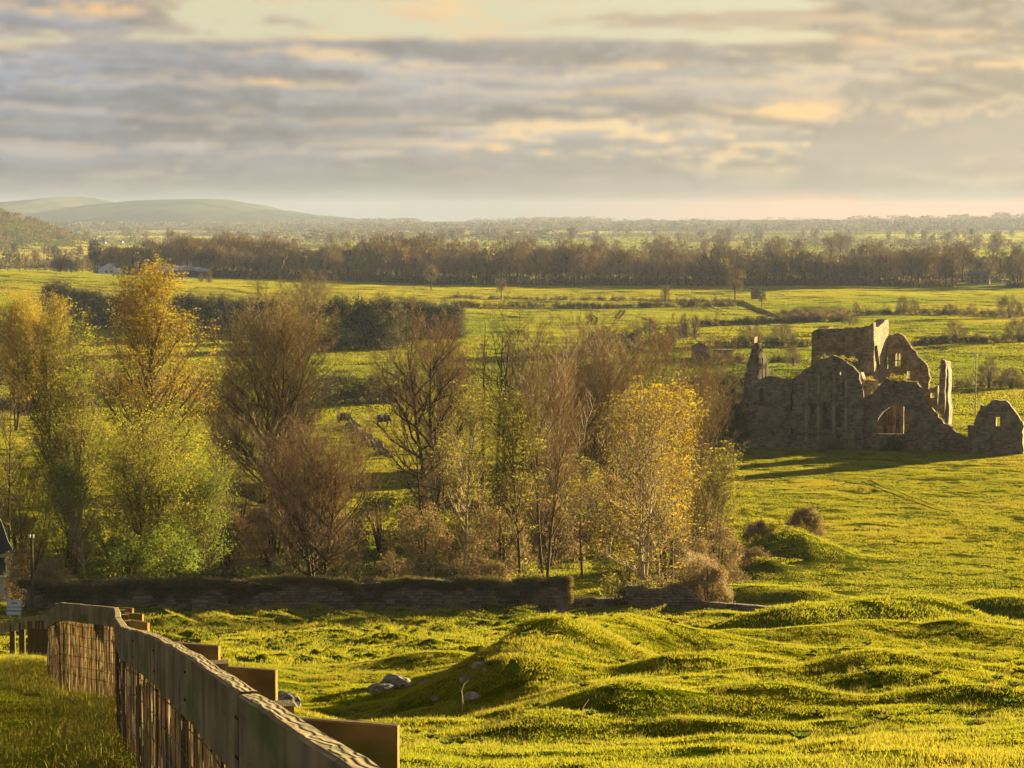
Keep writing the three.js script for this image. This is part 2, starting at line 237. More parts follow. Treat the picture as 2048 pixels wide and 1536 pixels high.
// ---------------------------------------------------------------- ground: one sheet, finer where it is near
const FIELD = (x, d) => {                                                        // tint of the sward: pasture, ley and winter corn
  const n = fbm(x / 34, d / 50, 3, 201), p = fbm(x / 5, d / 9, 3, 202);
  let r = 1 + 0.24 * (n - 0.5) + 0.26 * (p - 0.5), g = 1 + 0.1 * (n - 0.5) + 0.18 * (p - 0.5), b = 1;
  if (d > 420) { const strip = hash2(Math.floor(x / (70 + d * 0.06) + 3), Math.floor(Math.log(d) * 9), 5); r *= 0.72 + 0.42 * strip; g *= 0.84 + 0.24 * strip; }
  return [r, g, b];
};
{
  const rows = [], us = [];
  for (let d = -60; d < 4; d += 4) rows.push(d);
  for (let d = 4; d < 20; d *= 1.025) rows.push(d);
  for (let d = 20; d < 62; d += 0.2) rows.push(d);
  for (let d = 62; d < 150; d += 0.36) rows.push(d);
  for (let d = 150; d < 340; d += 1.1) rows.push(d);
  for (let d = 340; d < 1500; d *= 1.013) rows.push(d);
  for (let d = 1500; d < 10400; d *= 1.03) rows.push(d);
  for (let i = -8; i < 0; i++) us.push(-0.26 - 0.02 * (1.55 ** (-i) - 1) * 1.3);
  for (let i = 0; i <= 330; i++) us.push(lerp(-0.26, 0.26, i / 330));
  for (let i = 1; i <= 8; i++) us.push(0.26 + 0.02 * (1.55 ** i - 1) * 1.3);
  const nu = us.length, pos = new Float32Array(rows.length * nu * 3), uv = new Float32Array(rows.length * nu * 2), col = new Float32Array(rows.length * nu * 3), idx = [];
  rows.forEach((d, i) => us.forEach((u, j) => {
    const x = u * Math.max(Math.abs(d), 22), k = i * nu + j;
    pos.set([x, height(x, -d), -d], k * 3); uv.set([x, d], k * 2); col.set(FIELD(x, d), k * 3);
    if (i && j) idx.push(k - nu - 1, k - nu, k, k - nu - 1, k, k - 1);
  }));
  const g = new THREE.BufferGeometry();
  g.setAttribute('position', new THREE.BufferAttribute(pos, 3)); g.setAttribute('uv', new THREE.BufferAttribute(uv, 2)); g.setAttribute('color', new THREE.BufferAttribute(col, 3)); g.setIndex(idx); g.computeVertexNormals();
  structure('ground', g, M.turf, 'green hummocky pasture falling away to a wide plain of fields');
}
console.log('ground');

// ---------------------------------------------------------------- grass: patches of blades, coarser with distance
function bladePatch(size, n, h0, h1, w, seed, lean = 0.5, seg = 1) {
  const R = rng(seed), p = [];
  for (let i = 0; i < n; i++) {
    const x = (R() - 0.5) * size, z = (R() - 0.5) * size, a = R() * Math.PI * 2, b = R() * Math.PI * 2, h = lerp(h0, h1, R() * R()), l = h * lean * R(), dx = Math.cos(a) * w / 2, dz = Math.sin(a) * w / 2, lx = Math.cos(b) * l, lz = Math.sin(b) * l;
    if (seg === 1) p.push(x - dx, -0.01, z - dz, x + dx, -0.01, z + dz, x + lx, h, z + lz);
    else {
      const mx = x + lx * 0.3, mz = z + lz * 0.3, my = h * 0.55, k = 0.75;
      p.push(x - dx, -0.01, z - dz, x + dx, -0.01, z + dz, mx + dx * k, my, mz + dz * k, x - dx, -0.01, z - dz, mx + dx * k, my, mz + dz * k, mx - dx * k, my, mz - dz * k, mx - dx * k, my, mz - dz * k, mx + dx * k, my, mz + dz * k, x + lx, h, z + lz);
    }
  }
  const g = new THREE.BufferGeometry(); g.setAttribute('position', new THREE.Float32BufferAttribute(p, 3)); g.computeVertexNormals(); return g;
}
function leafCluster0(seed, n, size, rx, ry) {                                    // a rosette of n upright leaves
  const R = rng(seed), p = [];
  for (let i = 0; i < n; i++) { const a = i * 2.4, l = rx * (0.7 + 0.6 * R()), h = ry * (0.4 + R()), w = size * 0.5, c = Math.cos(a), s = Math.sin(a); p.push(-s * w * 0.3, 0, c * w * 0.3, c * l * 0.6 - s * w, h, s * l * 0.6 + c * w, c * l, h * 0.8, s * l, -s * w * 0.3, 0, c * w * 0.3, c * l, h * 0.8, s * l, c * l * 0.6 + s * w, h, s * l * 0.6 - c * w); }
  const g = new THREE.BufferGeometry(); g.setAttribute('position', new THREE.Float32BufferAttribute(p, 3)); g.computeVertexNormals(); return g;
}
const _m = new THREE.Matrix4(), _q = new THREE.Quaternion(), _q2 = new THREE.Quaternion(), _v = new THREE.Vector3(), _s = new THREE.Vector3(), UPV = new THREE.Vector3(0, 1, 0), _c = new THREE.Color();
function instances(name, geo, mat, places, parent, label) {                       // places: [position, quaternion, scale, colour]
  const im = new THREE.InstancedMesh(geo, mat, places.length); im.castShadow = im.receiveShadow = true;
  places.forEach(([p, q, s, c], i) => { im.setMatrixAt(i, _m.compose(p, q, s.isVector3 ? s : _s.setScalar(s))); if (c) im.setColorAt(i, c); });
  im.userData.kind = 'stuff';
  if (parent) { im.name = name; parent.add(im); } else { im.name = numbered(name); scene.add(im); if (label) im.userData.label = label; }
  return im;
}
function turned(nrm, yaw) { return new THREE.Quaternion().setFromUnitVectors(UPV, nrm).multiply(_q2.setFromAxisAngle(UPV, yaw)); }
function normalAt(x, z, e) { return new THREE.Vector3(height(x - e, z) - height(x + e, z), 2 * e, height(x, z - e) - height(x, z + e)).normalize(); }
const fenceX = (d) => 0.522 - 0.173 * d;
function sward(label, geo, d0, d1, step, half, seed, keep = () => true, scale = 1, mat = M.blade) {
  const R = rng(seed), places = [];
  for (let d = d0; d < d1; d += step) for (let x = -half * d - step * 2; x < half * d + step * 2; x += step) {
    const xx = x + (R() - 0.5) * step, dd = d + (R() - 0.5) * step, yaw = R() * 6.283, k = 0.75 + 0.5 * R(), dry = R();
    if (!keep(xx, dd)) continue;
    const [r, g, b] = FIELD(xx, dd), t = smooth(0.55, 0.75, fbm(xx / (step * 6), dd / (step * 9), 3, seed));
    places.push([new THREE.Vector3(xx, height(xx, -dd), -dd), turned(normalAt(xx, -dd, step * 0.5), yaw), new THREE.Vector3(1, k * (0.8 + 0.35 * t), 1).multiplyScalar(scale), new THREE.Color().setRGB(r * (0.96 + 0.14 * dry * dry) * (1 + 0.06 * t), g * (0.97 + 0.05 * dry) * (1 - 0.03 * t), b * (1 + 0.5 * t))]);
  }
  instances('pasture_grass', geo, mat, places, null, label);
}
sward('short bright grass on the near hummocks', bladePatch(0.7, 460, 0.012, 0.052, 0.011, 1, 1.1), 5, 64, 0.46, 0.215, 11);
sward('rough grass of the tussocky slope below the fence', bladePatch(1.6, 300, 0.04, 0.15, 0.028, 2, 0.8), 64, 150, 1.1, 0.215, 12);
sward('grazed grass of the meadow before the ruined abbey', bladePatch(3.6, 620, 0.04, 0.12, 0.055, 3, 0.9), 150, 360, 2.3, 0.215, 13);
sward('green sward of the middle fields', bladePatch(10, 520, 0.08, 0.2, 0.2, 4, 0.9), 360, 1500, 6.6, 0.215, 14);
sward('hazy green sward of the far fields', bladePatch(50, 330, 0.4, 0.9, 1.6, 5, 0.9), 1500, 5200, 40, 0.215, 15);
{ // dry and green longer grass along the foot of the fence and dotted over the hummocks
  const R = rng(77), places = [], tall = bladePatch(0.35, 46, 0.1, 0.34, 0.009, 6, 0.9, 2);
  for (let i = 0; i < 1700; i++) {
    const d = lerp(9, 44, Math.pow(R(), 0.8)), side = -Math.abs((R() + R() - 1)) * (0.12 + d * 0.016) - 0.08 - (R() < 0.06 ? R() * 0.6 : 0), x = pathX(d) + side + 0.0, k = 0.25 + 0.5 * R(), gold = R();
    places.push([new THREE.Vector3(x, height(x, -d), -d), _q.clone().setFromAxisAngle(UPV, R() * 6.28), k, rgb(0.5 + 0.6 * gold, 0.8 + 0.22 * gold, 0.5 - 0.15 * gold)]);
  }
  for (let i = 0; i < 700; i++) {
    const d = lerp(22, 62, R()), x = lerp(-0.06, 0.21, R()) * d, k = 0.2 + 0.25 * R();
    places.push([new THREE.Vector3(x, height(x, -d), -d), _q.clone().setFromAxisAngle(UPV, R() * 6.28), k, rgb(0.9, 0.95, 0.6)]);
  }
  instances('long_grass', tall, M.longGrass, places, null, 'long golden grass along the foot of the wooden fence');
}
{ // broad leaved weeds and old dung pats dotted over the near turf
  const R = rng(177), weeds = [], pats = [], w = leafCluster0(9, 9, 0.05, 0.09, 0.05);
  for (let i = 0; i < 260; i++) { const d = lerp(23, 62, R()), x = lerp(-0.09, 0.21, R()) * d, k = 0.4 + 0.8 * R(); weeds.push([new THREE.Vector3(x, height(x, -d) + 0.02, -d), _q.clone().setFromAxisAngle(UPV, R() * 6.28), k, rgb(0.5 + 0.4 * R(), 0.55 + 0.2 * R(), 0.7)]); }
  for (let i = 0; i < 70; i++) { const d = lerp(23, 62, R()), x = lerp(-0.06, 0.21, R()) * d; pats.push([new THREE.Vector3(x, height(x, -d) + 0.01, -d), _q.clone().setFromAxisAngle(UPV, R() * 6.28), new THREE.Vector3(0.1 + 0.12 * R(), 0.05, 0.1 + 0.1 * R()), rgb(0.8 + 0.3 * R(), 1, 1)]); }
  instances('pasture_weeds', w, M.leafGreen, weeds, null, 'small broad leaved weeds in the near turf');
  const pg = new THREE.SphereGeometry(0.5, 10, 6); const pp = pg.attributes.position; for (let i = 0; i < pp.count; i++) { const k = 0.8 + 0.4 * noise(pp.getX(i) * 5 + 3, pp.getZ(i) * 5 + pp.getY(i) * 3, 3); pp.setXYZ(i, pp.getX(i) * k, pp.getY(i) * k, pp.getZ(i) * k); } pg.computeVertexNormals();
  instances('dung_pats', pg, M.soil, pats, null, 'dark dung pats scattered on the near turf');
}
console.log('grass');
// ---------------------------------------------------------------- builders: tubes, trees, bushes, hedges, walls
class Tubes {
  constructor() { this.p = []; this.n = []; this.uv = []; this.i = []; }
  add(pts, radii, sides) {
    const base = this.p.length / 3, t = new THREE.Vector3(), a = new THREE.Vector3(), b = new THREE.Vector3(); let len = 0;
    pts.forEach((p, k) => {
      t.subVectors(pts[Math.min(k + 1, pts.length - 1)], pts[Math.max(k - 1, 0)]).normalize();
      if (!k) a.set(Math.abs(t.x) < 0.9 ? 1 : 0, 0, Math.abs(t.x) < 0.9 ? 0 : 1);
      a.addScaledVector(t, -a.dot(t)).normalize(); b.crossVectors(t, a);
      if (k) len += p.distanceTo(pts[k - 1]);
      for (let s = 0; s <= sides; s++) {
        const w = s / sides * Math.PI * 2, c = Math.cos(w), d = Math.sin(w), nx = a.x * c + b.x * d, ny = a.y * c + b.y * d, nz = a.z * c + b.z * d, r = radii[k];
        this.p.push(p.x + nx * r, p.y + ny * r, p.z + nz * r); this.n.push(nx, ny, nz); this.uv.push(s / sides, len * 0.5);
        if (k && s) { const q = base + k * (sides + 1) + s, o = q - sides - 1; this.i.push(o - 1, o, q, o - 1, q, q - 1); }
      }
    });
    return this;
  }
  build() { const g = new THREE.BufferGeometry(); g.setAttribute('position', new THREE.Float32BufferAttribute(this.p, 3)); g.setAttribute('normal', new THREE.Float32BufferAttribute(this.n, 3)); g.setAttribute('uv', new THREE.Float32BufferAttribute(this.uv, 2)); g.setIndex(this.i); return g; }
}
const V = (x, y, z) => new THREE.Vector3(x, y, z);
function sliver(p, a, b, w, R) {                                                  // a thin three-sided spike from a to b
  const t = b.clone().sub(a).normalize(), u = V(R() - 0.5, R() - 0.5, R() - 0.5).cross(t).normalize(), v = t.clone().cross(u), c = [];
  for (let k = 0; k < 3; k++) c.push(a.clone().addScaledVector(u, w * Math.cos(k * 2.094)).addScaledVector(v, w * Math.sin(k * 2.094)));
  for (let k = 0; k < 3; k++) { const q = c[(k + 1) % 3]; p.push(c[k].x, c[k].y, c[k].z, q.x, q.y, q.z, b.x, b.y, b.z); }
}
function stalk(p, a, b, w, R) {                                                   // a three-sided stalk of even thickness
  const t = b.clone().sub(a).normalize(), u = V(R() - 0.5, R() - 0.5, R() - 0.5).cross(t).normalize(), v = t.clone().cross(u), c = [], e = [];
  for (let k = 0; k < 3; k++) { const o = u.clone().multiplyScalar(w * Math.cos(k * 2.094)).addScaledVector(v, w * Math.sin(k * 2.094)); c.push(a.clone().add(o)); e.push(b.clone().addScaledVector(o, 0.8)); }
  for (let k = 0; k < 3; k++) { const n = (k + 1) % 3; for (const q of [c[k], c[n], e[n], c[k], e[n], e[k]]) p.push(q.x, q.y, q.z); }
}
function fromTriangles(p) { const g = new THREE.BufferGeometry(); g.setAttribute('position', new THREE.Float32BufferAttribute(p, 3)); g.computeVertexNormals(); return g; }
function twigSpray(seed, n, w, spread = 0.8) {                                    // about one metre of twigs growing along +y
  const R = rng(seed), p = [];
  sliver(p, V(0, 0, 0), V((R() - 0.5) * 0.1, 1, (R() - 0.5) * 0.1), w * 1.3, R);
  for (let i = 0; i < n; i++) {
    const t = 0.08 + 0.85 * R(), a = R() * 6.283, l = (0.28 + 0.5 * R()) * (1.1 - 0.5 * t), o = V((R() - 0.5) * 0.05, t, (R() - 0.5) * 0.05), e = o.clone().add(V(Math.cos(a) * l * spread, l * (0.45 + 0.6 * R()), Math.sin(a) * l * spread));
    sliver(p, o, e, w, R);
    for (let k = 0; k < 2; k++) { const m = o.clone().lerp(e, 0.3 + 0.6 * R()), b = R() * 6.283, q = l * (0.3 + 0.3 * R()); sliver(p, m, m.clone().add(V(Math.cos(b) * q * spread, q * 0.7, Math.sin(b) * q * spread)), w * 0.75, R); }
  }
  return fromTriangles(p);
}
function leafCluster(seed, n, size, rx, ry) {                                     // n small leaves scattered through an ellipsoid
  const R = rng(seed), p = [];
  for (let i = 0; i < n; i++) {
    const a = R() * 6.283, c = R() * 2 - 1, r = Math.cbrt(R()), q = Math.sqrt(1 - c * c) * r, o = V(Math.cos(a) * q * rx, c * r * ry, Math.sin(a) * q * rx);
    const u = V(R() - 0.5, R() - 0.5, R() - 0.5).normalize(), w = V(R() - 0.5, R() - 0.5, R() - 0.5).cross(u).normalize(), s = size * (0.45 + 1.1 * R() * R() + 0.2 * R());
    const a1 = o.clone().addScaledVector(u, s), a2 = o.clone().addScaledVector(u, -s), b1 = o.clone().addScaledVector(w, s * 0.6), b2 = o.clone().addScaledVector(w, -s * 0.6);
    for (const v of [a1, b1, a2, a1, a2, b2]) p.push(v.x, v.y, v.z);
  }
  return fromTriangles(p);
}
const SPRAY = [1, 2, 3].map((s) => twigSpray(s, 5, 0.012)), SPRAY_UP = [4, 5].map((s) => twigSpray(s, 5, 0.012, 0.45));
const LEAF = { hedge: leafCluster(6, 80, 0.17, 1, 0.8), small: leafCluster(1, 15, 0.046, 0.42, 0.36), mid: leafCluster(2, 17, 0.062, 0.5, 0.42), bush: leafCluster(3, 44, 0.11, 0.62, 0.52), big: leafCluster(4, 70, 0.2, 1.2, 0.95), far: leafCluster(5, 60, 0.5, 2.3, 1.8) };
const PROFILES = {
  birch: (t) => Math.pow(Math.sin(Math.PI * Math.pow(clamp(t), 0.62)), 0.8) * 0.96 + 0.04,
  round: (t) => Math.sqrt(Math.max(0, 1 - (2 * t - 0.9) ** 2 * 0.72)),
  vase: (t) => 0.45 + 0.55 * Math.sin(Math.PI * clamp(0.15 + t * 0.75)),
  column: (t) => 0.75 + 0.25 * Math.sin(Math.PI * t),
};
// One tree: trunk (with its limbs), crown of twigs, and leaves where it has any.
function tree(label, px, d, topPy, widthPx, o = {}) {
  const R = rng(o.seed ?? Math.round(px * 7 + d)), at0 = stand(px, d), top = at(px, topPy, d).y, H = top - at0.y, wid = widthPx / F * d / 2 * (o.fat ?? 1.25);
  const t = thing(o.name ?? 'bare_tree', label, o.category ?? 'tree', [at0.x, at0.y - 0.08, at0.z], 0, o.group);
  const stems = o.stems ?? 1, prof = PROFILES[o.profile ?? 'round'], cb = o.crown ?? 0.25, tub = new Tubes(), tips = [], n1 = o.n1 ?? 16, n2 = o.n2 ?? 8, ang = o.angle ?? 0.9, r0 = (o.radius ?? 0.018) * H;
  const grow = (p, dir, len, r, lvl, segs, wander, lift) => {
    const pts = [p.clone()], rad = [r], dirs = [dir.clone()], q = p.clone(), v = dir.clone(), tip = lvl === 0 ? 0.16 : 0.3;
    for (let i = 1; i <= segs; i++) { v.add(V((R() - 0.5) * wander, (R() - 0.5) * wander + lift, (R() - 0.5) * wander)).normalize(); q.addScaledVector(v, len / segs); pts.push(q.clone()); rad.push(lerp(r, r * tip, i / segs)); dirs.push(v.clone()); }
    tub.add(pts, rad, lvl === 0 ? 7 : lvl === 1 ? 5 : 3);
    return { pts, dirs, rad };
  };
  const along = (b, f) => { const k = f * (b.pts.length - 1), i = Math.min(Math.floor(k), b.pts.length - 2), u = k - i; return [b.pts[i].clone().lerp(b.pts[i + 1], u), b.dirs[i + 1].clone(), lerp(b.rad[i], b.rad[i + 1], u)]; };
  for (let s = 0; s < stems; s++) {
    const sa = R() * 6.283, lean = stems > 1 ? (o.splay ?? 0.28) * (0.4 + 0.8 * R()) : (o.lean ?? 0.02), sd = V(Math.cos(sa) * lean, 1, Math.sin(sa) * lean).normalize(), sh = H * (stems > 1 ? 0.72 + 0.26 * R() : 0.97) * (o.broken && R() < 0.5 ? 0.8 : 1);
    const st = grow(V(stems > 1 ? Math.cos(sa) * r0 : 0, 0, stems > 1 ? Math.sin(sa) * r0 : 0), sd, sh, r0 * (stems > 1 ? 0.75 : 1), 0, 9, o.wander ?? 0.09, stems > 1 ? 0.05 : 0.02);
    tips.push([...along(st, 1).slice(0, 2), 1]);
    for (let i = 0; i < n1; i++) {
      const f = cb + (0.97 - cb) * Math.pow((i + R()) / n1, 0.9), [p, dv, r] = along(st, f), tt = (f - cb) / (1 - cb), a = i * 2.4 + R() * 1.2;
      const reach = wid / Math.sqrt(stems > 1 ? 1.6 : 1) * prof(tt) * (0.6 + 0.55 * R()), ba = ang * (1.15 - 0.5 * tt) * (0.75 + 0.5 * R());
      const bd = dv.multiplyScalar(Math.cos(ba)).add(V(Math.cos(a), 0, Math.sin(a)).multiplyScalar(Math.sin(ba))).normalize(), L = reach / Math.max(0.45, Math.sin(ba));
      const b1 = grow(p, bd, L, Math.min(r * 0.7, 0.014 * L + 0.035), 1, 5, o.crooked ?? 0.3, o.lift ?? 0.1);
      tips.push([...along(b1, 1).slice(0, 2), 0.9]);
      const m = Math.max(1, Math.round(n2 * clamp(L / 3, 0.12, 1.6)));
      for (let j = 0; j < m; j++) {
        const g = 0.22 + 0.75 * (j + R()) / m, [p2, d2, r2] = along(b1, g), c = R() * 6.283, w2 = V(Math.cos(c), 0.25 + 0.5 * R(), Math.sin(c)).normalize(), l2 = L * (0.28 + 0.3 * R()) * (1.1 - 0.5 * g) + 0.25;
        const b2 = grow(p2, d2.multiplyScalar(0.75).add(w2.multiplyScalar(0.8)).normalize(), l2, Math.max(0.02, r2 * 0.62), 2, 2, o.crooked ?? 0.3, o.droop ? -0.1 : 0.08);
        for (const k of L < 1.2 ? [1] : [0.3, 0.55, 0.8, 1]) tips.push([...along(b2, k).slice(0, 2), 0.55 + 0.5 * R()]);
      }
    }
  }
  // fit the grown tree to its height and spread
  const ys = tips.map((q) => q[0].y).sort((p, q) => p - q), xs = tips.map((q) => Math.hypot(q[0].x, q[0].z)).sort((p, q) => p - q);
  const ky = (H - 0.35 - H * 0.02) / ys[Math.floor(ys.length * 0.985)], kx = clamp((widthPx / F * d / 2) * 0.97 / xs[Math.floor(xs.length * 0.93)], 0.55, 1.9);
  for (let i = 0; i < tub.p.length; i += 3) { tub.p[i] *= kx; tub.p[i + 1] *= ky; tub.p[i + 2] *= kx; }
  for (const q of tips) { q[0].x *= kx; q[0].y *= ky; q[0].z *= kx; }
  mesh('trunk', tub.build(), o.bark ?? M.bark, t);
  const sprays = [], leaves = [], size = (o.spray ?? 1) * (0.55 + H * 0.045), lf = o.leaf, dens = o.leafDensity ?? 1;
  for (const [p, dv, s] of tips) {
    const dir = dv.clone().add(V((R() - 0.5) * 0.9, (R() - 0.5) * 0.6 + (o.droop ? -0.5 : 0.15), (R() - 0.5) * 0.9)).normalize();
    if (R() < (o.twigs ?? 1) * (lf ? 0.2 : o.upright ? 0.46 : 0.38)) sprays.push([p, _q.clone().setFromUnitVectors(UPV, dir).multiply(_q2.setFromAxisAngle(UPV, R() * 6.28)), s * size, null]);
    if (lf) {
      for (let k = 0; k < dens; k++) {
        if (R() > dens - k) break;
        const q = p.clone().addScaledVector(dir, size * s * (0.2 + 0.7 * R())).add(V((R() - 0.5) * 0.5, (R() - 0.5) * 0.5, (R() - 0.5) * 0.5)), y = 0.75 + 0.45 * R();
        leaves.push([q, _q.clone().setFromAxisAngle(UPV, R() * 6.28), (o.leafScale ?? 1) * (0.7 + 0.6 * R()), rgb(y * (0.8 + 0.4 * R()), y, y * (0.7 + 0.5 * R()))]);
      }
    }
  }
  if (sprays.length) { const cr = instances('crown', (o.upright ? SPRAY_UP : SPRAY)[Math.floor(R() * (o.upright ? 2 : 3))], o.twig ?? M.twig, sprays, t); cr.userData.label = o.twigLabel ?? 'fine bare twigs'; }
  if (leaves.length) { const l = instances('leaves', o.leafGeo ?? LEAF.small, lf, leaves, t); l.userData.label = o.leafLabel ?? 'small young leaves'; }
  return t;
}
// One bush: stems and a mass of foliage through a lumpy volume.
function bush(label, pos, w, h, dep, o = {}) {
  const R = rng(o.seed ?? Math.round(pos.x * 31 + pos.z * 17 + w * 5) >>> 0), t = thing(o.name ?? 'bush', label, o.category ?? 'bush', [pos.x, pos.y - 0.05, pos.z], o.turn ?? 0, o.group), tub = new Tubes(), leaves = [], twigs = [];
  const geo = o.geo ?? LEAF.bush, unit = o.unit ?? 0.5, n = Math.round((o.density ?? 1) * (w * h * dep) ** 0.72 / unit ** 2 * 2.2) + 20;
  for (let i = 0; i < Math.min(9, 3 + w); i++) { const a = R() * 6.28, e = V(Math.cos(a) * w * 0.3 * R(), h * (0.5 + 0.4 * R()), Math.sin(a) * dep * 0.3 * R()); tub.add([V(e.x * 0.2, 0, e.z * 0.2), V(e.x * 0.5, e.y * 0.5, e.z * 0.6), e], [0.02 * h, 0.014 * h, 0.004 * h], 4); }
  for (let i = 0; i < n; i++) {
    const a = R() * 6.283, c = R(), rr = 0.5 + 0.5 * Math.sqrt(R()), up = c, q = Math.sqrt(Math.max(0, 1 - (up * 0.98) ** 2.4)) * rr, lump = 0.72 + 0.5 * noise(Math.cos(a) * 2 + 5, Math.sin(a) * 2 + up * 3 + pos.x, 7);
    const p = V(Math.cos(a) * q * w * 0.5 * lump, up * h * (0.74 + 0.36 * noise(Math.cos(a) * q * 2.2 + pos.x, Math.sin(a) * q * 2.2, 9)), Math.sin(a) * q * dep * 0.5 * lump), y = 0.7 + 0.6 * R();
    leaves.push([p, _q.clone().setFromAxisAngle(V(R() - 0.5, R() - 0.5, R() - 0.5).normalize(), R() * 6.28), unit * 1.6 * (0.6 + 0.7 * R()), rgb(y * (0.85 + 0.3 * R()), y, y)]);
    if (o.twig && R() < 0.8) twigs.push([p.clone().multiplyScalar(0.75), _q.clone().setFromUnitVectors(UPV, V(p.x, h * 0.6 + R() * h * 0.4, p.z).normalize()), unit * (1.6 + 1.2 * R()), null]);
  }
  mesh('stems', tub.build(), o.bark ?? M.darkBark, t);
  if (o.leaf !== null) instances('foliage', geo, o.leaf ?? M.evergreen, leaves, t);
  if (twigs.length) instances('twigs', SPRAY[1], o.twig, twigs, t);
  return t;
}
// One hedge: a bank of foliage and twigs along a line of ground points.
function hedge(label, pts, h, w, o = {}) {
  const R = rng(o.seed ?? Math.round(pts[0].x * 13 + pts[0].z * 7 + h * 100) >>> 0), c = pts[0], t = thing(o.name ?? 'hedge', label, o.category ?? 'hedge', [c.x, c.y, c.z], 0, o.group), leaves = [], tub = new Tubes(), unit = o.unit ?? 0.5, twigs = [];
  for (let k = 0; k + 1 < pts.length; k++) {
    const a = pts[k], b = pts[k + 1], L = a.distanceTo(b), n = Math.ceil((o.density ?? 1) * L * (h + w * 0.5) / unit ** 2 * 1.25);
    for (let i = 0; i < n; i++) {
      const f = R(), x = lerp(a.x, b.x, f), z = lerp(a.z, b.z, f), s = f * L + k * 50, hh = h * (0.62 + 0.62 * fbm(s / (h * 1.6 + 1) + c.x, k + 0.5, 3, 5)), up = Math.pow(R(), 1.15), side = (R() - 0.5) * w * (1.15 - 0.7 * up), y = 0.7 + 0.6 * R();
      const dx = -(b.z - a.z) / L, dz = (b.x - a.x) / L, p = V(x + dx * side - c.x, height(x, z) + up * hh - c.y, z + dz * side - c.z);
      leaves.push([p, _q.clone().setFromAxisAngle(V(R() - 0.5, R() - 0.5, R() - 0.5).normalize(), R() * 6.28), unit * (o.size ?? 1.1) * (0.6 + 0.7 * R()), rgb(y * (0.9 + 0.3 * R()), y, y)]);
      if (o.twig && R() < 0.4) twigs.push([p.clone(), _q.clone().setFromUnitVectors(UPV, V(R() - 0.5, 0.8, R() - 0.5).normalize()), unit * (1.6 + 1.6 * R()), null]);
    }
    for (let s = 0; s < L; s += Math.max(1.2, h * 0.5)) { const f = s / L, x = lerp(a.x, b.x, f) - c.x, z = lerp(a.z, b.z, f) - c.z, y = height(x + c.x, z + c.z) - c.y; tub.add([V(x, y - 0.1, z), V(x + (R() - 0.5) * h * 0.3, y + h * 0.7, z + (R() - 0.5) * h * 0.3)], [0.02 * h + 0.01, 0.006 * h], 4); }
  }
  mesh('stems', tub.build(), o.bark ?? M.darkBark, t);
  if (o.leaf !== null) instances('foliage', o.geo ?? LEAF.hedge, o.leaf ?? M.evergreen, leaves, t);
  if (twigs.length) instances('twigs', SPRAY[2], o.twig, twigs, t);
  return t;
}
// Masonry: outlines on an upright plane turned by `turn` that passes through `origin`, `v` metres behind it.
class Site {
  constructor(origin, turn) { this.o = origin; this.turn = turn; this.u = V(Math.cos(turn), 0, -Math.sin(turn)); this.w = V(-Math.sin(turn), 0, -Math.cos(turn)); }
  on(px, py, v = 0) { const [x, y, z] = ray(px, py), k = (v + (this.o.clone().sub(camera.position)).dot(this.w)) / (x * this.w.x + z * this.w.z); const p = V(x * k, EYE + y * k, z * k).sub(this.o); return [p.dot(this.u), p.y]; }
}
function ragged(pts, R, amp, step = 0.7, base = 1e9) {                            // a broken edge instead of a straight one
  const out = [];
  pts.forEach((p, i) => {
    const q = pts[(i + 1) % pts.length], L = Math.hypot(q[0] - p[0], q[1] - p[1]), n = Math.max(1, Math.round(L / step)), low = p[1] < base && q[1] < base;
    for (let k = 0; k < n; k++) { const f = k / n, j = low || (k === 0 && p[1] < base) ? 0 : amp; out.push([lerp(p[0], q[0], f) + (R() - 0.5) * j, lerp(p[1], q[1], f) + (R() - 0.5) * j]); }
  });
  return out;
}
function slab(outline, holes, depth, v, bevel = 0) {                              // outline in metres on the plane; the face towards the viewer at -v
  const s = new THREE.Shape(outline.map(([x, y]) => new THREE.Vector2(x, y)));
  for (const h of holes ?? []) s.holes.push(new THREE.Path(h.map(([x, y]) => new THREE.Vector2(x, y))));
  const g = new THREE.ExtrudeGeometry(s, { depth, bevelEnabled: bevel > 0, bevelSize: bevel, bevelThickness: bevel, bevelSegments: 1, steps: 1 });
  g.translate(0, 0, -v - depth); return g;
}
const lancet = (x, y0, y1, w) => [[x - w / 2, y0], [x + w / 2, y0], [x + w / 2, y1 - w * 0.7], [x + w * 0.3, y1 - w * 0.25], [x, y1], [x - w * 0.3, y1 - w * 0.25], [x - w / 2, y1 - w * 0.7]];
function boxAt(w, h, d, x, y, z, rx = 0, ry = 0, rz = 0) { const g = new THREE.BoxGeometry(w, h, d); if (rx) g.rotateX(rx); if (rz) g.rotateZ(rz); if (ry) g.rotateY(ry); g.translate(x, y, z); return g; }
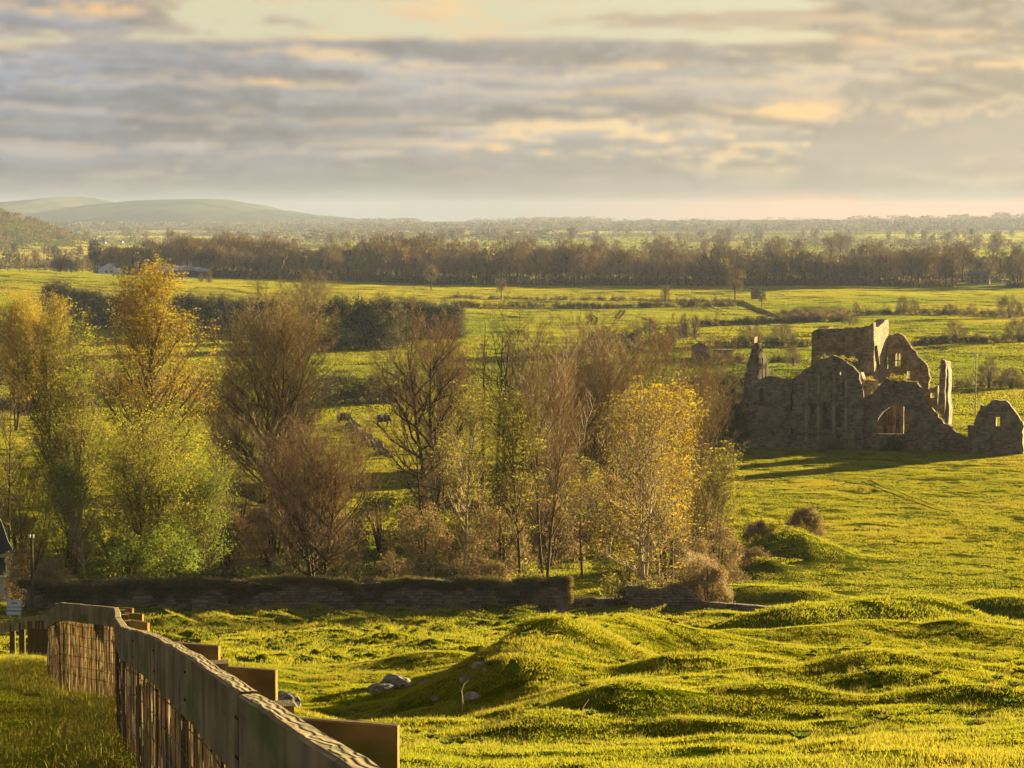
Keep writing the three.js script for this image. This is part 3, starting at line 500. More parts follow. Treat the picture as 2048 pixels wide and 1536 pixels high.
// ---------------------------------------------------------------- the wooden fence in the foreground
{
  const R = rng(404), f = thing('wooden_fence', 'weathered timber rail fence with wire mesh and reed screen at lower left', 'fence');
  const pt = (d, down = 0) => { const [x, r] = fenceAt(d); return V(x, EYE - r - down, -d); };
  // rail boards on edge, one between each pair of posts
  const joints = [3, 4.66, 7.2, 10.2, 13.6, 17, 19.75, 24, 28.5, 33, 36.6, 40, 45, 50, 55, 63, 74];
  const board = (a, b, h, th, sag = 0) => {                                       // a plank on edge: side faces, chamfers, top and ends each with their own run of grain
    const n = Math.max(6, Math.round(a.distanceTo(b) * 7)), pos = [], uv = [], side = V(b.z - a.z, 0, -(b.x - a.x)).normalize().multiplyScalar(th / 2), L = a.distanceTo(b), c = 0.007, q = 1 - 2.4 * c / th, jit = [];
    for (let i = 0; i <= n; i++) jit.push([(noise(i * 0.21 + a.z * 7, 2, 3) - 0.5) * 0.007 + (R() - 0.5) * 0.002, 1 + (R() - 0.5) * 0.07]);
    const P = (i, s, y) => { const p = a.clone().lerp(b, i / n), [jy, jx] = jit[i]; return [p.x + side.x * s * jx, p.y + y + jy, p.z + side.z * s * jx]; };
    const quad = (i, s0, y0, s1, y1, flat) => { const A = P(i, s0, y0), B = P(i + 1, s0, y0), C = P(i + 1, s1, y1), D = P(i, s1, y1), u0 = i / n * L + a.z, u1 = (i + 1) / n * L + a.z; pos.push(...A, ...B, ...C, ...A, ...C, ...D); const w = Math.hypot((s1 - s0) * th / 2, y1 - y0); if (flat) uv.push(s0 * 0.09, u0 * 0.5, s0 * 0.09, u1 * 0.5, s1 * 0.09, u1 * 0.5, s0 * 0.09, u0 * 0.5, s1 * 0.09, u1 * 0.5, s1 * 0.09, u0 * 0.5); else uv.push(u0 * 0.13, y0, u1 * 0.13, y0, u1 * 0.13, y1, u0 * 0.13, y0, u1 * 0.13, y1, u0 * 0.13, y1); };
    for (let i = 0; i < n; i++) { quad(i, -1, -h, -1, -c); quad(i, -1, -c, -q, 0, true); quad(i, -q, 0, q, 0, true); quad(i, q, 0, 1, -c, true); quad(i, 1, -c, 1, -h); quad(i, 1, -h, -1, -h); }
    for (const [i, f] of [[0, 1], [n, -1]]) { const A = P(i, -1, -h), B = P(i, 1, -h), C = P(i, 1, -c), D = P(i, -1, -c), E = P(i, q, 0), G = P(i, -q, 0); pos.push(...A, ...B, ...C, ...A, ...C, ...D, ...D, ...C, ...E, ...D, ...E, ...G); for (let k = 0; k < 12; k++) uv.push(k % 3 * 0.1, k % 2 * 0.1); }
    const g = new THREE.BufferGeometry(); g.setAttribute('position', new THREE.Float32BufferAttribute(pos, 3)); g.setAttribute('uv', new THREE.Float32BufferAttribute(uv, 2)); g.computeVertexNormals(); return g;
  };
  for (let i = 0; i + 1 < joints.length; i++) mesh('rail', board(pt(joints[i]), pt(joints[i + 1] + 0.0, 0).lerp(pt(joints[i]), 0.006), 0.25 + 0.008 * (R() - 0.5), 0.064), M.wood, f);
  for (const d of joints.slice(2, 10)) for (const k of [-0.035, 0.035]) for (const h of [0.07, 0.18]) { const p = pt(d + k, h); mesh('nail', new THREE.CylinderGeometry(0.005, 0.005, 0.004, 8).rotateZ(Math.PI / 2).translate(p.x - 0.036, p.y, p.z), M.wire, f); }
  // posts behind the rail
  for (const d of joints.slice(0, 14)) { const p = pt(d, 0.03), g = boxAt(0.09, 1.25, 0.09, p.x + 0.075, p.y - 0.625, p.z + 0.0, 0, 0.17, (R() - 0.5) * 0.04); mesh('post', g, M.woodDark, f); }
  // short stakes that carry the wire
  for (let d = 8.2; d < 44; d += 2.6 + 0.8 * R()) { const a = pt(d, 0.255), b = pt(d, 1.2); a.x -= 0.012; b.x -= 0.012; mesh('stake', new Tubes().add([a, b], [0.006 + 0.004 * R(), 0.009], 5).build(), M.wood, f); }
  for (const [d, o] of [[47, 0], [48.5, 0], [50, 0], [52.5, 0], [54, 0], [57, 0], [60, 0]]) { const a = pt(d, 0.1), b = pt(d, 1.15); mesh('post', boxAt(0.12, a.y - b.y, 0.1, a.x + o, (a.y + b.y) / 2, a.z), M.woodDark, f); }
  // woven wire: each line wire and the short uprights between
  for (const h of [0.3, 0.44, 0.58, 0.72, 0.86, 0.98]) { const pts = []; for (let d = 5; d < 46; d += 0.35) { const p = pt(d, h + 0.008 * Math.sin(d * 2.3 + h * 9)); p.x -= 0.012; pts.push(p); } mesh('wire', new Tubes().add(pts, pts.map(() => 0.0034), 4).build(), M.wire, f); }
  const up = new Tubes(); for (let d = 5; d < 46; d += d < 22 ? 0.55 : 0.24) { const a = pt(d, 0.25), b = pt(d, 1.1); a.x -= 0.012; b.x -= 0.012; up.add([a, b], [0.0026, 0.0026], 3); }
  tag(mesh('wire_uprights', up.build(), M.wire, f), 'thin upright wires of the mesh', null, null, 'stuff');
  // reed screen behind the wire: hundreds of dry stalks
  for (let k = 0; k < 3; k++) {
    const p = [];
    for (let d = 4.5; d < 43; d += 0.0075 + 0.00018 * d) {
      const dd = d + (R() - 0.5) * 0.05, a = pt(dd, 1.25), b = pt(dd + (R() - 0.5) * 0.16, 0.2 + 0.12 * R() * R()); const off = 0.012 + 0.03 * R(); a.x += off; b.x += off + (R() - 0.5) * 0.02; a.z += (R() - 0.5) * 0.03;
      if (R() < 0.12) continue;
      stalk(p, a, b, 0.003 + 0.003 * R(), R);
    }
    tag(mesh('reed_screen', fromTriangles(p), M.reed[k], f), 'dry brown reed stalks behind the mesh', null, null, 'stuff');
  }
  // short timber wings on the field side: [metres ahead, photo x and y of the top outer corner, outer end sticks out this far, height]
  for (const [d, px, py, h] of [[13, 794, 1449, 0.62], [17.5, 551, 1340, 0.5], [21.2, 437, 1291, 0.42], [31, 296, 1245, 0.3], [34.3, 285, 1228, 0.28], [38.5, 265, 1216, 0.3]]) {
    const e = at(px, py, d), s = V(pathX(d + 0.15) + 0.03, 0, -(d + 0.15)); s.y = e.y + 0.025 * (e.x - s.x) + 0.02;
    const g = board(s, e, h, 0.06); const b = mesh('wing_board', g, M.woodDark, f);
    const cap = boxAt(0.008, h * 0.995, 0.058, 0, -h / 2, 0); cap.rotateY(-Math.atan2(e.z - s.z, e.x - s.x)); cap.translate(e.x + 0.003, e.y - 0.003, e.z);
    tag(mesh('end_grain', cap, M.endGrain, b), 'pale sawn end of the board');
  }
}
// ---------------------------------------------------------------- the ruined abbey
{
  const R = rng(515), o = stand(1700, 300); o.y -= 0.1;
  const S = new Site(o, -0.37), a = thing('ruined_abbey', 'grey stone abbey ruin with square tower and roofless gables in the meadow', 'ruin', [o.x, o.y, o.z], -0.37);
  const P = (pts, v) => pts.map(([x, y]) => S.on(x, y, v)), FOOT = -0.6;
  const wall = (name, pts, v, th, mat = M.stone, holes = [], amp = 0.35, label) => { const m = mesh(name, slab(ragged(P(pts, v), R, amp, 0.55, 0.3), holes, th, v), mat, a); if (label) m.userData.label = label; return m; };
  const b = 912;                                                                  // foot of the walls, just under the turf
  const win = (x0, x1, y0, y1, v) => { const [l, t] = S.on(x0, y0, v), [r, u] = S.on(x1, y1, v); return lancet((l + r) / 2, u, t, r - l); };
  const rect = (x0, x1, y0, y1, v) => { const [l, t] = S.on(x0, y0, v), [r, u] = S.on(x1, y1, v); return [[l, u], [r, u], [r, t], [l, t]]; };
  // choir gable with three lancets
  const gable = wall('gable_wall', [[1584, b], [1584, 762], [1592, 752], [1600, 747], [1612, 738], [1622, 730], [1634, 724], [1645, 718], [1656, 714], [1668, 712], [1680, 714], [1690, 720], [1700, 729], [1710, 740], [1719, 748], [1723, 770], [1726, 800], [1727, b]], 0, 0.5, M.stone,
    [win(1620, 1629, 810, 853, 0), win(1645, 1660, 802, 858, 0), win(1675, 1684, 810, 853, 0), rect(1627, 1630, 744, 751, 0), rect(1680, 1684, 744, 750, 0)], 0.3, 'gable with three tall lancet windows');
  for (const px of [1613, 1637, 1668, 1692]) { const [x0, y0] = S.on(px, 880, 0), [, y1] = S.on(px, 735 + Math.abs(px - 1655) * 0.5, 0); mesh('pilaster', boxAt(0.34, y1 - y0, 0.22, x0, (y0 + y1) / 2, 0.1), M.paleStone, gable); }
  { const [x0, y0] = S.on(1590, 864, 0), [x1] = S.on(1722, 864, 0); mesh('string_course', boxAt(x1 - x0, 0.22, 0.26, (x0 + x1) / 2, y0, 0.12), M.stone, gable); }
  mesh('gable_return', boxAt(1.0, 7.6, 11, S.on(1590, 800, 0)[0] + 0.3, 3.6, -6.6), M.stone, a);
  mesh('gable_return', boxAt(1.0, 7.2, 9.5, S.on(1722, 800, 0)[0] - 0.45, 3.4, -5.9), M.stone, a);
  // side chapel wall to the left
  wall('chapel_wall', [[1494, b], [1497, 835], [1500, 800], [1505, 772], [1516, 760], [1534, 755], [1560, 756], [1583.4, 757], [1583.4, b]], 0.6, 0.9, M.stone, [win(1519, 1527, 775, 812, 0.6), rect(1545, 1549, 862, 872, 0.6)], 0.3);
  mesh('chapel_return', slab(ragged([[0, -0.5], [0, 7.2], [3, 7.6], [6, 6.6], [9, 4.4], [9, -0.5]], R, 0.4, 0.6, 0), [], 0.9, 0).rotateY(Math.PI / 2).translate(S.on(1500, 800, 0)[0] + 0.2, 0, -1.6), M.stone, a);
  // broken spire of wall behind the chapel
  wall('broken_turret', [[1486, b], [1487, 770], [1490, 748], [1494, 730], [1498, 712], [1502, 695], [1505, 690], [1507, 677], [1509, 676], [1511, 692], [1512.5, 720], [1512.5, b]], 5, 1.4, M.stone, [], 0.25, 'pointed stump of a broken turret');
  { const [x0] = S.on(1511, 760, 5), yy = (py) => S.on(1515, py, 6)[1];              // flank of the stump, turned to the sun, with tall slits
    const g = slab(ragged([[0, -0.5], [2.6, -0.5], [2.6, yy(748)], [2.1, yy(728)], [1.6, yy(712)], [0.9, yy(702)], [0.5, yy(686)], [0.1, yy(684)], [0, yy(700)]], R, 0.16, 0.4, 0), [[[0.7, yy(800)], [0.95, yy(800)], [0.95, yy(716)], [0.7, yy(716)]], [[1.5, yy(800)], [1.75, yy(800)], [1.75, yy(728)], [1.5, yy(728)]]], 0.5, 0);
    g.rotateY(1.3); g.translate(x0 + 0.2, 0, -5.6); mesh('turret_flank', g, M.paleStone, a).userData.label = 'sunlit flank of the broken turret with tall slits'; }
  // crossing tower: four walls round a hollow
  const vt = 11, [tl] = S.on(1622, 700, vt), [tr, ] = S.on(1747.5, 700, vt), W = tr - tl;
  const ft = (px, py) => S.on(px, py, vt);
  const tower = wall('tower_wall', [[1622, b], [1622, 668], [1628, 660], [1640, 658], [1670, 657], [1690, 656], [1712, 656], [1728, 655], [1738, 654], [1742, 649], [1746, 645], [1747.5, 648], [1747.5, b]], vt, 1.2, M.stone, [rect(1686, 1689, 672, 684, vt), rect(1738, 1743, 742, 756, vt)], 0.22, 'front wall of the square crossing tower');
  for (const [x0, y0, x1, y1] of [[1684, 700, 1742, 764], [1684, 700, 1640, 745]]) { const p = ft(x0, y0), q = ft(x1, y1), L = Math.hypot(q[0] - p[0], q[1] - p[1]); const g = boxAt(L, 0.2, 0.26, 0, 0, 0, 0, 0, Math.atan2(q[1] - p[1], q[0] - p[0])); g.translate((p[0] + q[0]) / 2, (p[1] + q[1]) / 2, -vt + 0.1); mesh('roof_crease', g, M.stone, tower); }
  const sideH = ft(1747, 650)[1];
  const side = slab(ragged([[0, -0.5], [0, sideH - 0.1], [0.7, sideH - 0.25], [2.2, sideH - 0.3], [3.3, sideH - 0.1], [4.6, sideH + 0.1], [6.4, sideH + 0.45], [W - 0.3, sideH + 0.5], [W, sideH + 0.2], [W, -0.5]], R, 0.2, 0.5, 0), [], 1.1, 0);
  side.rotateY(Math.PI / 2); side.translate(tr - 1.1 + 0.0 + 1.1, 0, -vt - 0.0);
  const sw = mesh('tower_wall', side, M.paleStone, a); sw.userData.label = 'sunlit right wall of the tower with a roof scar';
  for (const s of [-1, 1]) { const zc = -vt - W / 2, apex = sideH - 2.5, foot = apex - 5.2, L = Math.hypot(5.2, W / 2 - 0.7), g = boxAt(0.3, L, 0.22, 0, 0, 0, s * Math.atan2(W / 2 - 0.7, 5.2)); g.translate(tr + 1.22 - 0.0 - 1.1, (apex + foot) / 2, zc - s * -(W / 4 - 0.35)); mesh('roof_crease', g, M.stone, sw); }
  mesh('tower_wall', slab(ragged([[tl, -0.5], [tl, sideH - 1], [tl + W * 0.4, sideH - 0.6], [tr - 0.1, sideH - 0.9], [tr - 0.1, -0.5]], R, 0.25, 0.6, 0), [], 1.1, vt + W - 1.1), M.stone, a);
  { const g = slab(ragged([[0, -0.5], [0, sideH - 0.9], [W * 0.5, sideH - 0.5], [W - 1.2, sideH - 0.9], [W - 1.2, -0.5]], R, 0.25, 0.6, 0), [], 1.1, 0); g.rotateY(Math.PI / 2); g.translate(tl + 1.1, 0, -vt - 1.15); mesh('tower_wall', g, M.stone, a); }
  // nave gable behind the tower, with a twin light one can see through
  const vn = 20.5;
  { const [wx, wy] = S.on(1796.5, 719, vn), hw = 0.24; const hole = (x) => lancet(wx + x, wy - 0.05, wy + 0.8, 0.26), low = [[wx - 0.33, wy - 0.82], [wx + 0.33, wy - 0.82], [wx + 0.33, wy - 0.17], [wx - 0.33, wy - 0.17]];
    wall('nave_gable', [[1756, b], [1756, 672], [1774, 668], [1781, 668], [1786, 672], [1791, 669], [1799, 668], [1806, 670], [1812, 674], [1818, 686], [1826, 697], [1836, 710], [1845, 722], [1852, 730], [1858, 738], [1859, 775], [1860, b]], vn, 0.6, M.stone, [hole(-0.2), hole(0.2), low, rect(1814, 1820, 742, 757, vn)], 0.3, 'stepped nave gable with a small twin window'); }
  // transept arch in front
  const va = 0.3, arch = P([[1752, 868], [1753, 848], [1758, 834], [1766, 824], [1778, 815], [1790, 809.5], [1798, 808], [1806, 811], [1813, 820], [1818, 834], [1820, 850], [1820, 868]], va);
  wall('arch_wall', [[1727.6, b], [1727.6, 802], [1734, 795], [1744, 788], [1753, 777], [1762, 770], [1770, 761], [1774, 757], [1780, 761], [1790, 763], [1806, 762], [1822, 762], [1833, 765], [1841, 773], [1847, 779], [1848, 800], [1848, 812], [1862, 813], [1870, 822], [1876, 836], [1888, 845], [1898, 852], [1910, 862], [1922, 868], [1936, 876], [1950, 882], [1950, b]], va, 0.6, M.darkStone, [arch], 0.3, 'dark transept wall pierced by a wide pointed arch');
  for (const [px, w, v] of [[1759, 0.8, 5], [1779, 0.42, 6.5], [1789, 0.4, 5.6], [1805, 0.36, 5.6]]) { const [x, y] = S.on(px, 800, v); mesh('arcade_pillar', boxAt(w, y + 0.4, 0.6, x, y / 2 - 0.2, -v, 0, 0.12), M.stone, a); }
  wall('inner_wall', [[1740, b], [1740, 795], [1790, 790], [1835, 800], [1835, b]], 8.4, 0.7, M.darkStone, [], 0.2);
  // sunlit fragment between gable and arch
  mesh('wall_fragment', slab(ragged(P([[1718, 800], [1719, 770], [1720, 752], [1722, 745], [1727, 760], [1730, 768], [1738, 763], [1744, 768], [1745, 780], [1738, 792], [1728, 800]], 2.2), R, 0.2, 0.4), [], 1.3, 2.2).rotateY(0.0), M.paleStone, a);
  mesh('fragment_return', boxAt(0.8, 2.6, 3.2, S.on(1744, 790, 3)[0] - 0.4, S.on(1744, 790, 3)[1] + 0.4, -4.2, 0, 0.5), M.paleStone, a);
  // leaning pillar at the right with its lit flank
  wall('leaning_pillar', [[1870, b], [1873, 840], [1876, 800], [1879, 760], [1881, 735], [1881, 722], [1885, 720], [1891, 721], [1891.5, 740], [1890, 790], [1888, 840], [1887, b]], 3, 0.9, M.stone, [], 0.14, 'tall leaning stump of wall');
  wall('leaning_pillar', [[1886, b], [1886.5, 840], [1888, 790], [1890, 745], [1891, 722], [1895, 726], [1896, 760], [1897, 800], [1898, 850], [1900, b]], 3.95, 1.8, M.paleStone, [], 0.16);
  wall('linking_wall', [[1858, b], [1858, 778], [1866, 776], [1876, 772], [1876, b]], 5, 0.8, M.stone, [rect(1861, 1869, 786, 796, 5)], 0.2);
  // footing wall along the front
  wall('footing', [[1430, b], [1430, 884], [1480, 882], [1540, 885], [1600, 881], [1650, 884], [1690, 880], [1692, b]], -2.2, 0.6, M.stone, [], 0.25, 'low line of footings before the gable');
  mesh('buttress', boxAt(1.5, 2.6, 1.2, S.on(1700, 890, 0)[0], 0.9, 0.5), M.stone, a);
  // ivy and weeds on the wall heads
  const weeds = []; const weed = (px, py, v, n, sp) => { const [x, y] = S.on(px, py, v); for (let i = 0; i < n; i++) weeds.push([V(x + (R() - 0.5) * sp, y + (R() - 0.3) * 0.5, -v - 0.4 - R() * 0.8), _q.clone().setFromAxisAngle(UPV, R() * 6), 0.4 + 0.5 * R(), rgb(0.8 + 0.5 * R(), 1, 1)]); };
  weed(1788, 760, va, 16, 2.2); weed(1735, 764, 2.4, 8, 0.8); weed(1640, 721, 0, 8, 2); weed(1590, 752, 0.5, 8, 2); weed(1905, 858, va, 18, 3); weed(1690, 720, 0, 6, 1.5); weed(1660, 656, vt, 6, 5);
  const fringe = (pts, v, n) => { for (let i = 0; i < n; i++) { const f = R() * (pts.length - 1), k = Math.floor(f), u = f - k, [x, y] = S.on(lerp(pts[k][0], pts[k + 1][0], u), lerp(pts[k][1], pts[k + 1][1], u), v); weeds.push([V(x, y + 0.05, -v - 0.05 - R() * 0.5), _q.clone().setFromAxisAngle(UPV, R() * 6), 0.16 + 0.3 * R() * R(), rgb(0.5 + 0.4 * R(), 0.6 + 0.3 * R(), 0.8)]); } };
  fringe([[1600, 747], [1634, 724], [1656, 714], [1680, 714], [1700, 729], [1719, 748]], 0, 70); fringe([[1734, 795], [1753, 777], [1774, 757], [1806, 762], [1833, 765], [1847, 779]], va, 70); fringe([[1799, 668], [1818, 686], [1836, 710], [1858, 738]], vn, 50); fringe([[1870, 822], [1888, 845], [1922, 868], [1950, 882]], va, 50); fringe([[1628, 660], [1690, 656], [1738, 654]], vt, 40); fringe([[1505, 772], [1534, 755], [1583, 757]], 0.6, 40);
  instances('wall_weeds', LEAF.bush, M.leafOlive, weeds, a).userData.label = 'weeds growing on the wall heads';
}
{ // the separate gable at the right edge
  const R = rng(616), o = stand(1998, 292), S = new Site(o, -0.3), t = thing('ruined_gable', 'rounded ruin gable with one small window at the right edge', 'ruin', [o.x, o.y, o.z], -0.3), P = (pts) => pts.map(([x, y]) => S.on(x, y, 0));
  const [wl, wt] = S.on(1992, 834, 0), [wr, wb] = S.on(2000, 855, 0);
  const g = mesh('gable_wall', slab(ragged(P([[1947, 918], [1947, 846], [1949, 838], [1956, 826], [1960, 818], [1961, 809], [1965, 812], [1970, 812], [1980, 804], [1992, 800], [2004, 800], [2014, 803], [2021, 806], [2022, 812], [2030, 822], [2036, 832], [2041, 842], [2046, 844], [2046, 918]]), R, 0.22, 0.5, 0.2), [[[wl, wb], [wr, wb], [wr, wt], [wl, wt]]], 0.9, 0), M.stone, t);
  mesh('sill', boxAt(wr - wl + 0.1, 0.12, 0.6, (wl + wr) / 2, wb + 0.06, -0.45), M.paleStone, g);
  mesh('return_wall', slab(ragged([[0, -0.5], [0, 3.6], [4, 3.1], [8, 2.2], [8, -0.5]], R, 0.3, 0.6, 0), [], 0.8, 0).rotateY(Math.PI / 2).translate(S.on(2046, 880, 0)[0] - 0.2, 0, -0.9), M.paleStone, t);
  mesh('return_wall', slab(ragged([[0, -0.5], [0, 3.2], [4, 2.6], [8, 1.6], [8, -0.5]], R, 0.3, 0.6, 0), [], 0.8, 0).rotateY(Math.PI / 2).translate(S.on(1947, 880, 0)[0] + 0.02, 0, -0.9), M.stone, t);
}
// ---------------------------------------------------------------- estate wall, garden, trees
const onWall = (px, py, d) => { const p = at(px, py, d); return [p.x, p.y]; };
{ // long ivy-topped wall
  const R = rng(61), d = 140, t = thing('estate_wall', 'long dark stone wall with ivied top across the foot of the slope', 'wall', [0, 0, -d]);
  const top = []; for (let px = 1136; px >= 40; px -= 24) top.push([px, 1166 + 9 * (fbm(px / 60, 3, 3, 4) - 0.5) * 2 + (px < 300 ? (300 - px) * 0.03 : 0) + (px > 1100 ? -3 : 0)]);
  const out = [[40, 1245], [1136, 1245], ...top].map(([x, y]) => onWall(x, y, d));
  mesh('masonry', slab(ragged(out, R, 0.1, 0.5, at(0, 1225, d).y), [], 0.55, 0), M.darkStone, t);
  const ivy = []; for (let i = 0; i < 2600; i++) { const px = lerp(36, 1136, R()), k = Math.pow(R(), 1.6), low = 4 + 34 * smooth(0.5, 0.75, fbm(px / 60, 1, 3, 9)), py = lerp(1160, 1168 + low, k) + 14 * (fbm(px / 34, 5, 3, 14) - 0.5) + (px < 300 ? (300 - px) * 0.03 : 0), p = at(px, py, d - 0.03); ivy.push([V(p.x, p.y, 0.05 - (k < 0.15 ? R() * 0.6 : 0)), _q.clone().setFromAxisAngle(UPV, R() * 6), V(0.34, 0.34, 0.22), rgb(0.5 + 0.7 * R(), 0.75 + 0.4 * R(), 0.8)]); }
  const sg = new THREE.BoxGeometry(1, 1, 1), Q = rng(77), sp = sg.attributes.position, seen = {}; for (let i = 0; i < sp.count; i++) { const key = [sp.getX(i), sp.getY(i), sp.getZ(i)].join(); seen[key] ??= [Q(), Q(), Q()].map((v) => (v - 0.5) * 0.2); sp.setXYZ(i, sp.getX(i) + seen[key][0], sp.getY(i) + seen[key][1], sp.getZ(i) + seen[key][2]); } sg.computeVertexNormals();
  const sm = [rgb(0.44, 0.37, 0.29), rgb(0.34, 0.28, 0.22), rgb(0.27, 0.23, 0.18)].map((c) => std(c, { map: T.stone })); let laid = 0;
  for (let py = 1236; py > 1184; py -= 6.2) for (let px = 330 + R() * 9; px < 1132 && laid < 290;) { const w = 9 + 10 * R(); if (noise(px / 60, py / 40, 19) > 0.5) { const p = at(px + w / 2, py, d), m = mesh('stone', sg, sm[Math.floor(R() * 3)], t), k = d / F; m.position.set(p.x, p.y, 0.01 + 0.02 * R()); m.scale.set((w - 1) * k, 5.4 * k, 0.14); laid++; } px += w; }
  for (let i = 0; i < 90; i++) { const p = at(1136 + R() * 5, lerp(1156, 1205, R()), d); ivy.push([V(p.x, p.y, -R() * 0.6), _q.clone().setFromAxisAngle(UPV, R() * 6), 0.34, rgb(1.4, 1.3, 0.9)]); }
  instances('ivy', LEAF.bush, M.wallIvy, ivy, t).userData.label = 'dark ivy hanging over the wall top';
}
{ // low wall that closes the gap, and a gate pier
  const R = rng(62), d = 141.5, t = thing('low_wall', 'low dark stone wall in the gap between the ivied walls', 'wall', [0, 0, -d]);
  mesh('masonry', slab(ragged([[1130, 1250], [1256, 1250], [1256, 1198], [1230, 1196], [1180, 1197], [1130, 1198]].map(([x, y]) => onWall(x, y, d)), R, 0.08, 0.5, at(0, 1230, d).y), [], 0.5, 0), M.darkStone, t);
}
{ // shorter wall with its stones showing
  const R = rng(63), d = 139.4, t = thing('stone_wall', 'short pale stone wall under a bramble cap right of the gap', 'wall', [0, 0, -d]);
  mesh('core', slab([[1252, 1250], [1400, 1250], [1412, 1215], [1400, 1198], [1380, 1176], [1352, 1168], [1322, 1180], [1290, 1176], [1256, 1172], [1252, 1180]].map(([x, y]) => onWall(x, y, d)), [], 0.5, 0.06), M.darkStone, t);
  const geos = [0, 1, 2].map((k) => new THREE.BoxGeometry(1, 1, 1)), mats = [rgb(0.42, 0.37, 0.3), rgb(0.34, 0.29, 0.235), rgb(0.29, 0.25, 0.2)].map((c) => std(c, { map: T.stone, bumpMap: T.stoneBump, bumpScale: 0.02 }));
  geos.forEach((g, k) => { const Q = rng(900 + k), p = g.attributes.position, seen = {}; for (let i = 0; i < p.count; i++) { const key = [p.getX(i), p.getY(i), p.getZ(i)].join(); seen[key] ??= [Q(), Q(), Q()].map((v) => (v - 0.5) * 0.16); p.setXYZ(i, p.getX(i) + seen[key][0], p.getY(i) + seen[key][1], p.getZ(i) + seen[key][2]); } g.computeVertexNormals(); });
  for (let py = 1246; py > 1184; py -= 5.6) for (let px = 1254 + R() * 6; px < (py > 1205 ? 1404 : 1382);) { const w = 8 + 9 * R(), p = at(px + w / 2, py, d), s = d / F, m = mesh('stone', geos[Math.floor(R() * 3)], mats[Math.floor(R() * 3)], t); m.position.set(p.x, p.y, -0.02 + 0.03 * R()); m.scale.set((w - 1) * s, 4.8 * s, 0.16); px += w; }
}
{ const R = rng(64), d = 138.5, t = thing('field_wall', 'low dark wall tapering away to the right into the slope', 'wall', [0, 0, -d]); mesh('masonry', slab(ragged([[1404, 1250], [1404, 1204], [1440, 1207], [1500, 1211], [1560, 1217], [1600, 1222], [1600, 1250]].map(([x, y]) => onWall(x, y, d)), R, 0.07, 0.4, at(0, 1232, d).y), [], 0.5, 0), M.darkStone, t); }
bush('brown bramble cap spilling over the short stone wall', V(at(1330, 1190, 139.7).x, at(1330, 1186, 139).y, -139.9), 3.9, 0.62, 0.9, { name: 'bramble', leaf: M.bramble, unit: 0.3, density: 1.3, seed: 5 });
bush('dark ivy heap on the left end of the short wall', V(at(1248, 1190, 141).x, at(1248, 1234, 141).y, -141), 1.5, 1.5, 1.0, { name: 'ivy_bush', leaf: M.ivy, unit: 0.32, seed: 6 });
// ---- garden and copse behind the wall
const birch = { name: 'birch_tree', profile: 'birch', bark: M.birchBark, twig: M.twig, n1: 26, n2: 6, angle: 0.75, lift: 0.12, crown: 0.16, radius: 0.011 };
tree('tallest golden birch, its thin top standing above the hedges', 298, 166, 536, 205, { ...birch, bark: M.bark, leaf: M.leafGold, leafDensity: 1.5, seed: 11, n1: 52, n2: 9, lift: 0.03, radius: 0.012, crown: 0.16, leafScale: 1.0 });
tree('yellow green many stemmed tree left of the tallest birch', 150, 158, 640, 225, { name: 'leafing_tree', stems: 4, splay: 0.2, profile: 'vase', n1: 15, n2: 7, angle: 0.7, crown: 0.2, leaf: M.leafLime, leafDensity: 1.2, seed: 12, radius: 0.011, lift: 0.14 });
tree('bright lime green tree in front of the tallest birch', 290, 149, 815, 210, { name: 'leafing_tree', stems: 4, splay: 0.16, profile: 'column', n1: 16, n2: 6, angle: 0.7, crown: 0.12, leaf: M.leafLime, leafGeo: LEAF.mid, leafDensity: 0.85, leafScale: 1, seed: 13, radius: 0.012, droop: true });
tree('small dark green birch with a pale crooked trunk by the wall', 172, 146, 905, 130, { ...birch, leaf: M.leafGreen, leafGeo: LEAF.mid, leafDensity: 1.1, seed: 14, n1: 24, crown: 0.24, radius: 0.016, lean: 0.12 });
tree('dark green tree right of the lime green one behind the wall', 392, 152, 925, 125, { name: 'leafing_tree', stems: 3, profile: 'column', n1: 15, n2: 6, angle: 0.6, crown: 0.14, leaf: M.leafGreen, leafGeo: LEAF.mid, leafDensity: 0.9, seed: 15, radius: 0.012 });
tree('big bare brown tree right of the tallest birch', 535, 196, 590, 285, { stems: 3, splay: 0.17, profile: 'vase', n1: 26, n2: 11, angle: 0.85, crown: 0.12, twig: M.twigRed, seed: 16, radius: 0.014, crooked: 0.42, spray: 1.05 });
tree('spreading bare tree standing just behind the wall', 628, 147.5, 838, 280, { stems: 3, splay: 0.42, profile: 'vase', n1: 24, n2: 11, angle: 0.95, crown: 0.14, twig: M.twig, seed: 17, radius: 0.019, crooked: 0.3, lift: 0.14, bark: M.bark });
tree('wide old bare tree with knotted limbs above the cows', 868, 204, 606, 235, { stems: 2, splay: 0.16, profile: 'round', n1: 19, n2: 9, angle: 1.0, crown: 0.2, twig: M.twig, bark: M.darkBark, seed: 18, radius: 0.02, crooked: 0.7, spray: 0.85 });
tree('bare tree reaching low crooked branches towards the cows', 838, 176, 842, 175, { stems: 2, profile: 'round', n1: 14, n2: 7, angle: 1.1, crown: 0.3, twig: M.twigDark, bark: M.darkBark, seed: 19, radius: 0.022, crooked: 0.8, twigs: 0.6 });
tree('tall dark snag with a broken top', 966, 198, 622, 60, { name: 'dead_tree', profile: 'round', n1: 9, n2: 3, angle: 0.6, crown: 0.35, twig: M.twigDark, bark: M.darkBark, seed: 20, radius: 0.017, crooked: 0.6, twigs: 0.25, lean: 0.08, wander: 0.14 });
tree('forked dead tree beside the broken snag', 1004, 194, 634, 80, { name: 'dead_tree', stems: 2, splay: 0.06, profile: 'round', n1: 9, n2: 4, angle: 0.6, crown: 0.4, twig: M.twigDark, bark: M.darkBark, seed: 21, radius: 0.018, crooked: 0.6, twigs: 0.3 });
